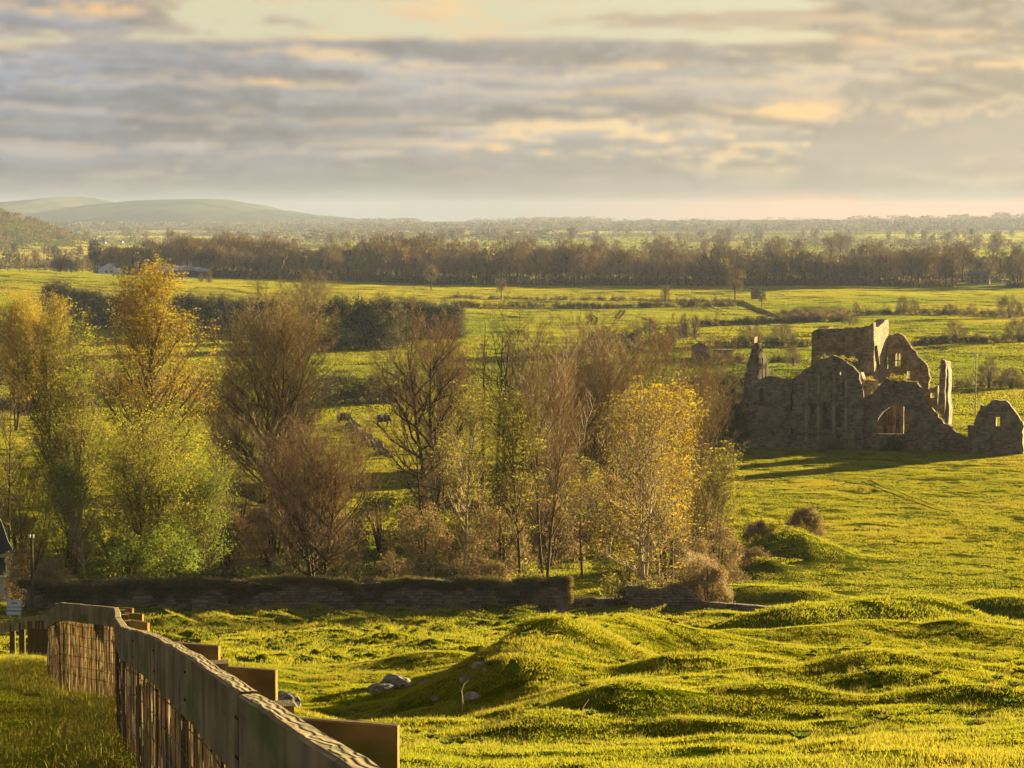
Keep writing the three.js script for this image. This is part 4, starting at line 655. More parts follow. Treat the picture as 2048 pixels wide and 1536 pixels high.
tree('tall bare tree with open clawed crown left of centre copse', 1055, 206, 592, 215, { stems: 2, splay: 0.12, profile: 'vase', n1: 16, n2: 8, angle: 0.75, crown: 0.35, twig: M.twigDark, bark: M.darkBark, seed: 22, radius: 0.016, crooked: 0.65, twigs: 0.75, spray: 0.8 });
tree('slender bare birch with pale trunk in the middle copse', 1128, 190, 640, 190, { name: 'birch_tree', stems: 3, splay: 0.13, profile: 'column', n1: 14, n2: 7, angle: 0.6, crown: 0.25, twig: M.twig, bark: M.birchBark, seed: 23, radius: 0.009, upright: true });
tree('fine twigged bare tree rising in the middle of the copse', 1235, 212, 634, 235, { stems: 4, splay: 0.16, profile: 'vase', n1: 14, n2: 8, angle: 0.6, crown: 0.2, twig: M.twig, seed: 24, radius: 0.009, upright: true, bark: M.birchBark });
tree('fine twigged bare tree nearest the abbey', 1345, 208, 645, 215, { stems: 4, splay: 0.15, profile: 'vase', n1: 14, n2: 8, angle: 0.6, crown: 0.18, twig: M.twig, seed: 25, radius: 0.009, upright: true });
tree('dense bare tree between the knotted tree and the snags', 912, 212, 645, 175, { stems: 3, splay: 0.16, profile: 'vase', n1: 17, n2: 9, angle: 0.75, crown: 0.15, twig: M.twig, bark: M.darkBark, seed: 40, radius: 0.013, crooked: 0.5 });
tree('dense bare tree between the clawed crown and the fine twigged trees', 1170, 202, 668, 190, { stems: 4, splay: 0.16, profile: 'vase', n1: 16, n2: 9, angle: 0.7, crown: 0.12, twig: M.twigRed, seed: 41, radius: 0.01, crooked: 0.4 });
tree('brown bare tree just left of the yew by the abbey', 1408, 196, 735, 120, { stems: 4, splay: 0.16, profile: 'vase', n1: 14, n2: 8, angle: 0.7, crown: 0.1, twig: M.twigRed, seed: 42, radius: 0.01 });
tree('olive leaved birch with a pale trunk behind the long wall', 928, 150, 772, 135, { ...birch, leaf: M.leafOlive, leafDensity: 1.1, seed: 26, crown: 0.2, n1: 34, n2: 7 });
tree('narrow yellow green birch left of the gap in the wall', 1042, 149, 785, 115, { ...birch, leaf: M.leafLime, leafDensity: 1.0, seed: 27, crown: 0.2, n1: 34, n2: 6, bark: M.bark });
tree('bare tree behind the right end of the long wall', 1092, 153, 716, 120, { stems: 2, splay: 0.12, profile: 'column', n1: 17, n2: 8, angle: 0.6, crown: 0.3, twig: M.twig, seed: 28, radius: 0.013, upright: true });
tree('young bare tree standing on the green in the wall gap', 1165, 163, 905, 110, { profile: 'round', n1: 14, n2: 7, angle: 0.8, crown: 0.35, twig: M.twig, seed: 29, radius: 0.012, leaf: M.leafOlive, leafDensity: 0.5 });
tree('golden leaved birch clump with white trunks above the short wall', 1290, 146, 775, 220, { ...birch, stems: 3, splay: 0.07, leaf: M.leafGold, leafDensity: 0.75, seed: 30, n1: 30, n2: 7, crown: 0.1, radius: 0.01, lift: 0.03, angle: 1.0 });
tree('golden birch with the brightest leaves, right of the clump', 1345, 153, 768, 120, { ...birch, leaf: M.leafGold, leafDensity: 1.2, seed: 31, n1: 34, n2: 6, crown: 0.2, bark: M.bark });
tree('brown thicket tree at the right end of the copse', 1428, 168, 890, 110, { stems: 5, splay: 0.2, profile: 'vase', n1: 14, n2: 7, angle: 0.6, crown: 0.12, twig: M.twigRed, seed: 32, radius: 0.009, leaf: M.leafOlive, leafDensity: 0.3 });
tree('thin bare sapling at the left edge of the picture', 12, 148, 765, 70, { profile: 'column', n1: 22, n2: 5, angle: 0.9, crown: 0.2, twig: M.twigDark, bark: M.darkBark, seed: 33, radius: 0.009 });
tree('low yellow green tree at the left edge behind the pole', 52, 160, 870, 160, { name: 'leafing_tree', stems: 3, profile: 'vase', n1: 13, n2: 7, angle: 0.8, crown: 0.15, leaf: M.leafLime, leafDensity: 1.0, seed: 34, radius: 0.012 });
tree('golden tree at the left edge beyond the garden', 28, 330, 592, 110, { name: 'leafing_tree', stems: 4, splay: 0.14, profile: 'vase', n1: 15, n2: 7, angle: 0.5, crown: 0.15, leaf: M.leafGold, leafGeo: LEAF.mid, leafDensity: 1.1, leafScale: 1.3, seed: 35, radius: 0.01, upright: true });
tree('golden tree beside the dark hedge, second from the left edge', 92, 326, 598, 70, { name: 'leafing_tree', stems: 3, splay: 0.12, profile: 'vase', n1: 15, n2: 7, angle: 0.5, crown: 0.15, leaf: M.leafGold, leafGeo: LEAF.mid, leafDensity: 1.1, leafScale: 1.3, seed: 36, radius: 0.01, upright: true });
tree('orange topped tree behind the big bare brown tree', 575, 250, 612, 110, { name: 'leafing_tree', stems: 3, splay: 0.12, profile: 'vase', n1: 16, n2: 7, angle: 0.5, crown: 0.2, leaf: M.leafGold, leafDensity: 0.9, seed: 37, radius: 0.009, upright: true });
tree('small bare tree between golden birch and bare tree', 440, 200, 690, 120, { stems: 3, splay: 0.14, profile: 'vase', n1: 15, n2: 8, angle: 0.7, crown: 0.2, twig: M.twigRed, seed: 38, radius: 0.009 });
tree('misty bare tree on the far side of the dark hedge', 622, 560, 540, 105, { stems: 4, splay: 0.2, profile: 'vase', n1: 14, n2: 7, angle: 0.7, crown: 0.2, twig: M.twigRed, seed: 39, radius: 0.01, spray: 1.2 });
// undergrowth behind the wall
const ug = { name: 'shrub', group: 'shrubs in the garden behind the long wall' };
for (const [px, d, w, h, mat, tw, label] of [
  [95, 143, 3.2, 2.4, 'bramble', 1, 'russet shrub right of the wooden pole'], [36, 144.5, 1.8, 3.3, 'bramble', 1, 'russet shrub between house and wooden pole'], [245, 145.5, 4.2, 4.0, 'leafGreen', 0, 'green shrub under the left half of the lime green tree'], [335, 145.5, 4.6, 4.4, 'leafGreen', 0, 'broad green shrub behind the rail end of the fence'], [430, 145, 3.6, 2.3, 'evergreen', 0, 'dark evergreen shrub right of the green trees'], [505, 146, 3.4, 1.9, 'leafGreen', 0, 'green shrub left of the spreading bare tree'], [570, 149, 3, 2.6, 'evergreen', 1, 'dark shrub left of the spreading bare tree trunk'],
  [700, 147, 4.4, 2.2, 'evergreen', 1, 'dark shrub right of the spreading bare tree trunk'], [790, 148, 4.0, 2.5, 'bramble', 1, 'brown thicket behind the middle of the long wall'], [868, 147, 3.6, 2.6, 'evergreen', 1, 'dark thicket left of the olive birch'], [975, 148, 3.4, 2.6, 'bramble', 1, 'brown thicket right of the olive birch'], [765, 176, 5.4, 4.6, 'evergreen', 1, 'tall rounded dark shrub below the cows'], [1062, 145, 1.9, 2.6, 'leafOlive', 0, 'upright yellowing shrub near the end of the long wall'], [1010, 143, 2.0, 1.5, 'leafOlive', 0, 'low yellowing shrub near the end of the long wall'],
  [1255, 149, 2.6, 2.4, 'leafOlive', 1, 'olive shrub left of the white birch trunks'], [1310, 142, 2.4, 1.3, 'leafLime', 0, 'small yellow green shrub above the short stone wall'], [1440, 160, 3.2, 4.2, 'bramble', 1, 'brown bush at the right foot of the copse'], [1395, 152, 2.6, 3.4, 'bramble', 1, 'brown bush behind the bramble with pale seed heads'],
  [130, 165, 5, 3.4, 'leafOlive', 1, 'olive shrub under the yellow green tree'], [30, 170, 5, 4, 'leafOlive', 1, 'olive thicket at the left edge behind the russet shrub'], [220, 172, 5, 4.2, 'leafGreen', 1, 'green thicket below the tallest birch'], [370, 166, 5, 4.4, 'leafOlive', 1, 'olive thicket right of the tallest birch trunk'], [450, 165, 5, 4.6, 'bramble', 1, 'brown thicket right of the dark green tree'], [545, 172, 6, 4.4, 'bramble', 1, 'brown thicket behind the spreading bare tree'], [650, 170, 5, 3.6, 'bramble', 1, 'brown thicket right behind the spreading bare tree'],
  [840, 162, 5, 4.6, 'bramble', 1, 'brown thicket under the crooked low branches'], [905, 166, 4.6, 4.4, 'leafOlive', 1, 'olive thicket behind the olive birch'], [1000, 163, 4.6, 5.2, 'bramble', 1, 'brown thicket behind the narrow birch'], [1100, 172, 4.4, 4.6, 'bramble', 1, 'brown thicket behind the end of the long wall'], [1262, 166, 4.6, 4.2, 'leafOlive', 1, 'olive thicket behind the golden clump'], [1330, 163, 4.6, 4.4, 'bramble', 1, 'brown thicket behind the bright golden birch'], [1390, 172, 4.2, 5.2, 'bramble', 1, 'brown thicket below the yew'],
  [1015, 178, 7, 6.4, 'bramble', 1, 'tall brown thicket behind the narrow yellow green birch'], [1125, 184, 7, 6, 'bramble', 1, 'tall brown thicket under the slender bare birch'], [1212, 179, 6.4, 5.6, 'bramble', 1, 'tall brown thicket above the gap in the wall'], [1300, 186, 7, 6, 'bramble', 1, 'tall brown thicket behind the golden birch clump'], [880, 183, 6, 5.8, 'bramble', 1, 'tall brown thicket behind the olive birch'], [468, 177, 6, 5.4, 'bramble', 1, 'tall brown thicket at the foot of the big bare tree'], [592, 186, 6, 4.4, 'bramble', 1, 'tall brown thicket left of the tumbled stones'],
  [480, 190, 7, 3.0, 'bramble', 1, 'wide brown thicket under the big bare tree'], [640, 195, 6, 2.0, 'bramble', 1, 'brown thicket left of the stone bank'], [930, 185, 7, 4.2, 'bramble', 1, 'brown thicket under the broken snags'], [1080, 192, 7, 4.4, 'bramble', 1, 'brown thicket in the middle of the copse'], [1230, 198, 7, 4.2, 'bramble', 1, 'brown thicket under the fine twigged trees'], [1360, 200, 6, 4.4, 'bramble', 1, 'brown thicket towards the abbey'],
]) bush(label, stand(px, d), w, h, Math.min(w, 3.4), { ...ug, leaf: M[mat], unit: d > 170 ? 0.5 : 0.36, density: tw ? 0.42 : 0.8, twig: tw ? (mat === 'bramble' ? M.twigRed : M.twigDark) : null, seed: px });
{ // clematis-like bramble with pale seed heads over the end of the short wall
  const b = bush('sprawling bramble with pale feathery seed heads at the wall end', stand(1420, 140.5), 2.9, 2.7, 2.2, { name: 'bramble', leaf: M.bramble, unit: 0.3, twig: M.twig, seed: 71 }), R = rng(72), hd = [];
  for (let i = 0; i < 420; i++) { const a = R(), c = Math.floor(R() * 26), p = at(lerp(1362, 1466, (c + 0.5) / 26) + (R() - 0.5) * 15 + 8 * (noise(c * 3.1, 1, 5) - 0.5), lerp(1112, 1192, ((c + 0.5) / 26) ** 2) + 34 * (noise(c * 7.7, 2, 6) - 0.5) + (R() - 0.5) * 14, 139.6); hd.push([V(p.x - b.position.x, p.y - b.position.y, -0.2 + 1.4 * noise(c * 5.3, 4, 8)), _q.clone().setFromAxisAngle(UPV, R() * 6), 0.2 + 0.16 * R(), rgb(0.8 + 0.4 * R(), 0.8 + 0.3 * R(), 0.8)]); }
  instances('seed_heads', LEAF.mid, M.seed, hd, b).userData.label = 'pale fluffy seed heads';
}
// bushes on the bank right of the copse, and beside the abbey
bush('rounded gorse bush on the bank right of the copse', stand(1612, 181), 3.3, 2.7, 2.6, { leaf: M.bramble, unit: 0.36, density: 1.2, twig: M.twigDark, seed: 81 });
bush('smaller bush on the bank beside the round gorse', stand(1518, 178), 2.0, 1.5, 1.8, { leaf: M.bramble, unit: 0.32, density: 1.2, twig: M.twigDark, seed: 82 });
bush('low scrub on the shaded face of the bank', stand(1508, 168), 2.4, 1.2, 1.6, { leaf: M.bramble, unit: 0.3, twig: M.twigDark, seed: 83 });
bush('big dark yew against the left end of the abbey', stand(1445, 292), 6.6, 6.3, 5, { name: 'yew_bush', leaf: M.evergreen, unit: 0.55, density: 1.3, twig: M.twigDark, seed: 84 });
bush('dark thorn bush beside the yew at the abbey', stand(1408, 300), 4.4, 5.2, 4, { leaf: M.ivy, unit: 0.5, density: 1, twig: M.twigDark, seed: 85 });
bush('dark shrubs below the broken turret of the abbey', stand(1478, 318), 5, 6.6, 4, { leaf: M.evergreen, unit: 0.55, density: 1, twig: M.twigDark, seed: 86 });
bush('small dark bush under the abbey arch', stand(1790, 297.5), 2.6, 1.5, 1.2, { leaf: M.ivy, unit: 0.35, seed: 87 });
bush('small brown bush at the gable foot', stand(1662, 297), 3.6, 1.6, 1.2, { leaf: M.bramble, unit: 0.35, seed: 88 });

// ---------------------------------------------------------------- rocks in the near pasture
function rock(label, px, py, d, w, h, dep, seed, mat = M.limestone) {
  const R = rng(seed), p = stand(px, d), g0 = new THREE.IcosahedronGeometry(0.5, 2), a = g0.attributes.position;
  for (let i = 0; i < a.count; i++) { const x = a.getX(i), y = a.getY(i), z = a.getZ(i), k = 0.75 + 0.5 * noise(x * 3 + seed, y * 3 + z * 4, seed) + 0.2 * noise(x * 8, z * 8 + y * 5, seed + 1), q = (v) => Math.round(v * k * 5) / 5 * 0.35 + v * k * 0.65; a.setXYZ(i, q(x) * w, q(y) * h, q(z) * dep); }
  g0.computeVertexNormals(); const uv = []; for (let i = 0; i < a.count; i++) uv.push(a.getX(i) * 6, (a.getY(i) + a.getZ(i)) * 6); g0.setAttribute('uv', new THREE.Float32BufferAttribute(uv, 2));
  const m = mesh('rock', g0, mat); m.position.set(p.x, p.y + h * (mat === M.limestone && d < 40 ? -0.06 : 0.1), p.z); m.rotation.set(0, R() * 3, (R() - 0.5) * 0.4); return tag(m, label, 'rock', 'limestone rocks in the near pasture');
}
rock('grey pointed rock just behind the crest of the mound', 1180, 1256, 51.5, 0.36, 0.5, 0.3, 1);
rock('pale rock breaking the turf left of the big mound', 790, 1335, 47, 0.7, 0.34, 0.4, 2); rock('long grey slab beside the pale rock', 760, 1341, 46.5, 0.5, 0.2, 0.4, 3); rock('small dark stone right of the pale rock', 848, 1347, 46, 0.2, 0.14, 0.2, 4);
rock('grey rock beside the end of the second wing board', 566, 1348, 44, 0.55, 0.4, 0.45, 5); rock('small stone low beside the second wing board', 560, 1402, 38, 0.2, 0.16, 0.2, 6);
rock('white boulder set in the shaded side of the mound', 944, 1404, 36, 0.26, 0.18, 0.2, 7); rock('white rock higher in the shaded side of the mound', 956, 1370, 37.6, 0.18, 0.16, 0.16, 8); rock('thin pale stone among the moss of the mound', 930, 1382, 37.2, 0.16, 0.1, 0.12, 9); rock('small pale stone at the left of the mossy outcrop', 870, 1396, 37, 0.1, 0.08, 0.1, 10); rock('tiny grey stone between the outcrop rocks', 972, 1388, 37.1, 0.08, 0.1, 0.08, 11);
{ const p = stand(924, 35), t = thing('dead_stalk', 'single dry bent stalk standing before the outcrop', 'plant', [p.x, p.y, p.z]); mesh('stem', new Tubes().add([V(0, -0.03, 0), V(0.005, 0.16, 0), V(-0.01, 0.3, 0), V(0.03, 0.4, 0), V(0.09, 0.44, 0)], [0.007, 0.006, 0.005, 0.004, 0.002], 4).build(), M.seed, t); }
{ const R = rng(303); for (const [px, d, h, label] of [[1996, 33, 0.3, 'dry stalk near the right edge of the pasture'], [1162, 27.5, 0.22, 'dry stalk at the bottom of the pasture']]) { const p = stand(px, d), t = thing('dead_stalk', label, 'plant', [p.x, p.y, p.z]); mesh('stem', new Tubes().add([V(0, -0.03, 0), V(0.03, h * 0.6, 0), V(0.09, h, 0)], [0.005, 0.004, 0.002], 4).build(), M.seed, t); } }

// ---------------------------------------------------------------- house, pole and road sign at the left edge
{
  const p = stand(-70, 147), s = 147 / F, t = thing('house', 'white house with dark slate roof cut off by the left edge', 'house', [p.x, p.y, p.z], 0.3), X = (px) => at(px, 1100, 147).x - p.x, Y = (py) => at(0, py, 147).y - p.y;
  const wl = X(-230), wr = X(17), top = Y(1108);
  const w = mesh('wall', boxAt(wr - wl, top + 0.6, 6, (wl + wr) / 2, top / 2 - 0.3, -3), M.render, t);
  const rs = new THREE.Shape([[wl - 0.3, top], [wr + 0.28, top], [wr - 0.1, top + 0.7], [X(0), Y(1042)], [X(-60), Y(960)], [wl, Y(960)]].map(([x, y]) => new THREE.Vector2(x, y))), rg = new THREE.ExtrudeGeometry(rs, { depth: 6.6, bevelEnabled: true, bevelSize: 0.04, bevelThickness: 0.3, bevelSegments: 1 }); rg.translate(0, 0, -6.3);
  const roof = mesh('roof', rg, M.slate, t);
  for (let k = 0; k < 9; k++) { const y = top + 0.12 + k * 0.24; mesh('slate_course', boxAt(wr - wl - k * 0.2, 0.03, 0.05, (wl + wr) / 2 - k * 0.1 - 0.1, y, 0.62), M.slate, roof); }
  mesh('fascia', boxAt(wr - wl + 0.4, 0.14, 0.06, (wl + wr) / 2, top - 0.02, 0.37), M.white, t);
  const win = new THREE.Group(); win.name = 'window'; t.add(win); const x0 = X(-28), x1 = X(11), y0 = Y(1153), y1 = Y(1116);
  mesh('pane', boxAt(x1 - x0, y1 - y0, 0.03, (x0 + x1) / 2, (y0 + y1) / 2, 0.02), M.glass, win);
  mesh('frame', mergeGeometries([boxAt(0.07, y1 - y0 + 0.14, 0.08, x1, (y0 + y1) / 2, 0.04), boxAt(0.07, y1 - y0 + 0.14, 0.08, x0, (y0 + y1) / 2, 0.04), boxAt(0.06, y1 - y0, 0.07, (x0 + x1) / 2, (y0 + y1) / 2, 0.04), boxAt(x1 - x0, 0.07, 0.08, (x0 + x1) / 2, y1, 0.04)]), M.white, win);
  mesh('sill', boxAt(x1 - x0 + 0.4, 0.1, 0.2, (x0 + x1) / 2 + 0.05, y0 - 0.04, 0.08), M.white, win);
}
{
  const p = stand(57, 139.5), h = at(57, 1070, 139.5).y - p.y, t = thing('wooden_pole', 'brown wooden pole with white fittings on top beside the wall', 'pole', [p.x, p.y, p.z]);
  mesh('shaft', new Tubes().add([V(0, -0.3, 0), V(0.02, h * 0.5, 0), V(0.02, h - 0.15, 0), V(0.02, h - 0.14, 0)], [0.1, 0.09, 0.08, 0.001], 10).build(), M.woodDark, t);
  for (const x of [-0.1, 0.09]) mesh('insulator', new THREE.LatheGeometry([[0.001, 0.2], [0.05, 0.19], [0.06, 0.12], [0.035, 0.1], [0.055, 0.05], [0.03, 0], [0.001, 0]].map(([a, b]) => new THREE.Vector2(a, b)), 10).translate(x + 0.02, h - 0.16, 0.05), M.white, t);
  mesh('bracket', boxAt(0.28, 0.05, 0.05, 0.02, h - 0.18, 0.05), M.wire, t);
}
{
  const d = 132, p = stand(28, d), c = at(28, 1215, d), t = thing('road_sign', 'white road sign reading R505 Dún Droma DUNDRUM on two posts', 'sign', [c.x, p.y, -d], 0.32), s = d / F;
  const w = 30 * s, h = 31 * s, y = c.y - p.y, cv = document.createElement('canvas'); cv.width = 512; cv.height = 512;
  const g = cv.getContext('2d'); g.fillStyle = '#dfe4e6'; g.fillRect(0, 0, 512, 512); g.fillStyle = '#15181c'; g.textAlign = 'center'; g.font = 'bold 92px sans-serif'; g.fillText('R505', 256, 140); g.font = 'italic 84px sans-serif'; g.fillText('Dún Droma', 210, 270); g.fillText('14', 450, 270); g.font = 'bold 84px sans-serif'; g.fillText('DUNDRUM', 216, 400); g.fillText('14', 452, 400); g.strokeStyle = '#15181c'; g.lineWidth = 8; g.strokeRect(10, 10, 492, 492);
  const tx = new THREE.CanvasTexture(cv); tx.colorSpace = THREE.SRGBColorSpace;
  const panel = mesh('panel', boxAt(w, h, 0.03, 0, y, 0, 0, 0, -0.06), M.white, t);
  const face = new THREE.PlaneGeometry(w * 0.985, h * 0.985); face.rotateZ(-0.06); face.translate(0, y, 0.02); mesh('lettering', face, std(rgb(0.8, 0.8, 0.8), { map: tx, roughness: 0.6 }), panel);
  for (const x of [-w * 0.28, w * 0.36]) mesh('post', new Tubes().add([V(x, -0.3, -0.05), V(x, y + h * 0.4, -0.05)], [0.03, 0.03], 8).build(), M.tin, t);
}
// ---------------------------------------------------------------- cows, stone bank and lamp in the meadow
function cow(label, px, d, turn, seed, grazing) {
  const t = stand(px, d), R = rng(seed), mc = new MarchingCubes(52, M.white, false, false, 60000), N = 52, S = 1.35; mc.isolation = 0;
  const caps = [];
  const c = (a, b, r0, r1) => caps.push([V(...a), V(...b), r0, r1]);
  c([-0.7, 1.05, 0], [0.62, 1.02, 0], 0.36, 0.38); c([-0.5, 0.92, 0], [0.2, 0.86, 0], 0.34, 0.38); c([-0.82, 1.18, 0], [0.7, 1.22, 0], 0.2, 0.2);
  for (const s of [-1, 1]) { c([0.55, 0.85, 0.17 * s], [0.58, 0.45, 0.17 * s], 0.16, 0.075); c([0.58, 0.45, 0.17 * s], [0.57, 0.03, 0.17 * s], 0.065, 0.06); c([-0.72, 0.95, 0.18 * s], [-0.66, 0.55, 0.19 * s], 0.2, 0.09); c([-0.66, 0.55, 0.19 * s], [-0.8, 0.36, 0.18 * s], 0.085, 0.065); c([-0.8, 0.36, 0.18 * s], [-0.76, 0.03, 0.18 * s], 0.06, 0.06); }
  const hd = grazing ? [[1.02, 0.72, 0], [1.2, 0.22, 0.02]] : [[1.05, 1.34, 0.05], [1.38, 1.2, 0.08]];
  c([0.66, 1.12, 0], hd[0], 0.26, 0.15); c(hd[0], hd[1], 0.14, 0.08); for (const s of [-1, 1]) c(hd[0], [hd[0][0] - 0.03, hd[0][1] + 0.06, hd[0][2] + 0.2 * s], 0.05, 0.03);
  c([-1.03, 1.15, 0], [-1.08, 0.5, 0], 0.035, 0.03); c([-0.45, 0.6, 0], [-0.4, 0.55, 0], 0.16, 0.14);
  const p = V(0, 0, 0), ab = V(0, 0, 0);
  for (let k = 0; k < N; k++) for (let j = 0; j < N; j++) for (let i = 0; i < N; i++) {
    p.set((i / N * 2 - 1) * S + 0.1, (j / N * 2 - 1) * S + 0.95, (k / N * 2 - 1) * S); let f = 1e3;
    for (const [a, b, r0, r1] of caps) { ab.subVectors(b, a); const u = clamp(((p.x - a.x) * ab.x + (p.y - a.y) * ab.y + (p.z - a.z) * ab.z) / ab.lengthSq()), q = Math.hypot(p.x - a.x - ab.x * u, p.y - a.y - ab.y * u, p.z - a.z - ab.z * u) - lerp(r0, r1, u), h = clamp(0.5 + 0.5 * (f - q) / 0.07); f = lerp(f, q, h) - 0.07 * h * (1 - h); }
    mc.field[i + j * N + k * N * N] = -f;
  }
  mc.update();
  const pos = mc.positionArray.slice(0, mc.count * 3), nor = mc.normalArray.slice(0, mc.count * 3), col = new Float32Array(pos.length);
  for (let i = 0; i < mc.count; i++) { const x = pos[i * 3] = pos[i * 3] * S + 0.1, y = pos[i * 3 + 1] = pos[i * 3 + 1] * S + 0.95, z = pos[i * 3 + 2] *= S; const w = smooth(0.66, 0.7, noise(x * 2.2 + seed, y * 2.2 + z, seed)) ; const v = clamp(w); col.set([lerp(0.02, 0.6, v), lerp(0.018, 0.55, v), lerp(0.016, 0.48, v)], i * 3); }
  const g = new THREE.BufferGeometry(); g.setAttribute('position', new THREE.BufferAttribute(pos, 3)); g.setAttribute('normal', new THREE.BufferAttribute(nor, 3)); g.setAttribute('color', new THREE.BufferAttribute(col, 3));
  const m = mesh('cow', g, COWHIDE); m.position.copy(t); m.rotation.y = turn; return tag(m, label, 'cow', 'cows grazing beyond the copse');
}
const COWHIDE = std(rgb(1, 1, 1), { vertexColors: true, roughness: 0.8 });
cow('black and white cow standing at the top of the stone bank', 688, 344, 0.5, 3, true);
cow('black and white cow grazing near the bare tree branches', 766, 340, -0.35, 8, true);
cow('dark cow at the left edge behind the green trees', 46, 352, 0.3, 15, false);
{ // ruined bank of stones running down from the cows
  const R = rng(711), t = thing('stone_bank', 'tumbled line of stones running down the meadow from the cows', 'wall', [0, 0, 0]), a = ground(702, 852), b = ground(782, 918), g = [1, 2, 3].map((s) => { const q = new THREE.IcosahedronGeometry(0.5, 1), p = q.attributes.position; for (let i = 0; i < p.count; i++) { const k = 0.7 + 0.6 * noise(p.getX(i) * 4 + s * 9, p.getY(i) * 4 + p.getZ(i) * 3, s); p.setXYZ(i, p.getX(i) * k, p.getY(i) * k, p.getZ(i) * k); } q.computeVertexNormals(); return q; });
  for (let i = 0; i < 120; i++) { const f = R(), x = lerp(a.x, b.x, f) + (R() - 0.5) * 1.6, z = lerp(a.z, b.z, f) + (R() - 0.5) * 1.6, s = 0.25 + 0.5 * R() * R() + 0.1, m = mesh('stone', g[i % 3], i % 5 ? M.darkStone : M.stone, t); m.position.set(x, height(x, z) + s * 0.12 + R() * R() * 0.5, z); m.scale.set(s * 1.3, s * 0.8, s); m.rotation.set(R(), R() * 6, R()); }
}
{
  const p = stand(1953, 366), h = at(1953, 714, 366).y - p.y, t = thing('lamp_post', 'slim lamp post with pale head in the meadow beyond the abbey', 'lamp post', [p.x, p.y, p.z]);
  mesh('shaft', new Tubes().add([V(0, -0.2, 0), V(0, h * 0.3, 0), V(0, h, 0)], [0.1, 0.075, 0.05], 8).build(), M.wire, t);
  mesh('lantern', new THREE.LatheGeometry([[0.001, -0.1], [0.13, -0.05], [0.2, 0.1], [0.21, 0.24], [0.12, 0.36], [0.001, 0.4]].map(([a, b]) => new THREE.Vector2(a, b)), 12).translate(0, h, 0), M.white, t);
}
// ---------------------------------------------------------------- hedges and lone bushes of the middle distance
const G = (list) => list.map(([x, y]) => ground(x, y));
const hg = { unit: 0.95, leaf: M.evergreen, twig: M.twigDark };
hedge('tall dark evergreen hedge left of the tallest birch', G([[96, 658], [170, 664], [246, 668]]), 8.2, 6, { ...hg, density: 1.7, unit: 1.1});
hedge('tall dark hedge right of the tallest birch', G([[350, 668], [420, 672], [500, 676], [590, 682]]), 8.4, 6, { ...hg, density: 1.7, unit: 1.1});
hedge('tall dark hedge half hidden by the tallest birch', G([[240, 667], [300, 668], [356, 669]]), 7.6, 6, { ...hg, density: 1.7, unit: 1.1 });
hedge('massive dark evergreen thicket in the middle fields', G([[600, 702], [660, 704], [730, 704], [800, 700]]), 10.5, 8, { ...hg, density: 1.7, unit: 1.3});
hedge('dark evergreen clump behind the knotted bare tree', G([[800, 676], [850, 678], [925, 680]]), 8, 7, { ...hg, density: 1.7, unit: 1.2});
hedge('lower dark hedge above the cows', G([[625, 806], [690, 808], [760, 806], [836, 804]]), 4.4, 4, { ...hg, unit: 0.9, leaf: M.ivy });
hedge('dark hedge at the left edge below the golden trees', G([[-20, 760], [40, 765], [110, 770]]), 4.5, 4, { ...hg, unit: 0.9, leaf: M.ivy });
hedge('russet hedge bank at the left edge above the dark cow', G([[-20, 822], [30, 820], [70, 816]]), 2.2, 2.5, { ...hg, unit: 0.6, leaf: M.bramble, twig: M.twigRed });
hedge('brown hedge behind the tallest birch', G([[190, 790], [300, 800], [420, 806]]), 3.2, 3, { ...hg, unit: 0.8, leaf: M.bramble, twig: M.twigRed });
hedge('brushy hedge behind the fine twigged trees', G([[1180, 705], [1260, 706], [1350, 706]]), 4.6, 4, { ...hg, unit: 1, leaf: M.ivy });
hedge('dark hedge running from the copse to the abbey', G([[1345, 800], [1420, 792], [1500, 786]]), 3.4, 3, { ...hg, unit: 0.8, leaf: M.ivy });
const lowHedge = { ...hg, unit: 0.8, leaf: M.ivy, density: 0.9, name: 'field_hedge' };
hedge('thin dark field boundary below the woodland', G([[900, 601], [1100, 602], [1300, 602], [1480, 606]]), 0.9, 1.6, lowHedge);
hedge('low dark field hedge left of the farm track', G([[790, 621], [900, 621], [1010, 620], [1120, 620], [1300, 615], [1470, 613]]), 1.5, 2.2, lowHedge);
hedge('field hedge along the far pasture right of the track', G([[1540, 633], [1640, 635], [1760, 635], [1880, 635], [2060, 637]]), 1.5, 2.4, lowHedge);
hedge('field hedge in front of the low farm ruin', G([[1395, 659], [1500, 654], [1600, 650], [1700, 647]]), 1.6, 2.2, lowHedge);
hedge('dark bank and hedge left of the tower top', G([[1400, 697], [1500, 699], [1620, 699]]), 1.6, 2.6, lowHedge);
hedge('dark bank and hedge right of the tower', G([[1828, 695], [1900, 693], [1960, 690], [2060, 690]]), 1.5, 2.6, lowHedge);
hedge('hedge under the turret of the abbey', G([[1395, 725], [1440, 728], [1500, 730], [1600, 728]]), 1.1, 2, lowHedge);
hedge('thorny hedge behind the lamp post', G([[1905, 772], [1960, 774], [2060, 775]]), 1.3, 2, lowHedge);
hedge('scrubby field corner above the tower', G([[1560, 650], [1620, 646], [1690, 640]]), 2.0, 4, { ...lowHedge, leaf: M.bramble });
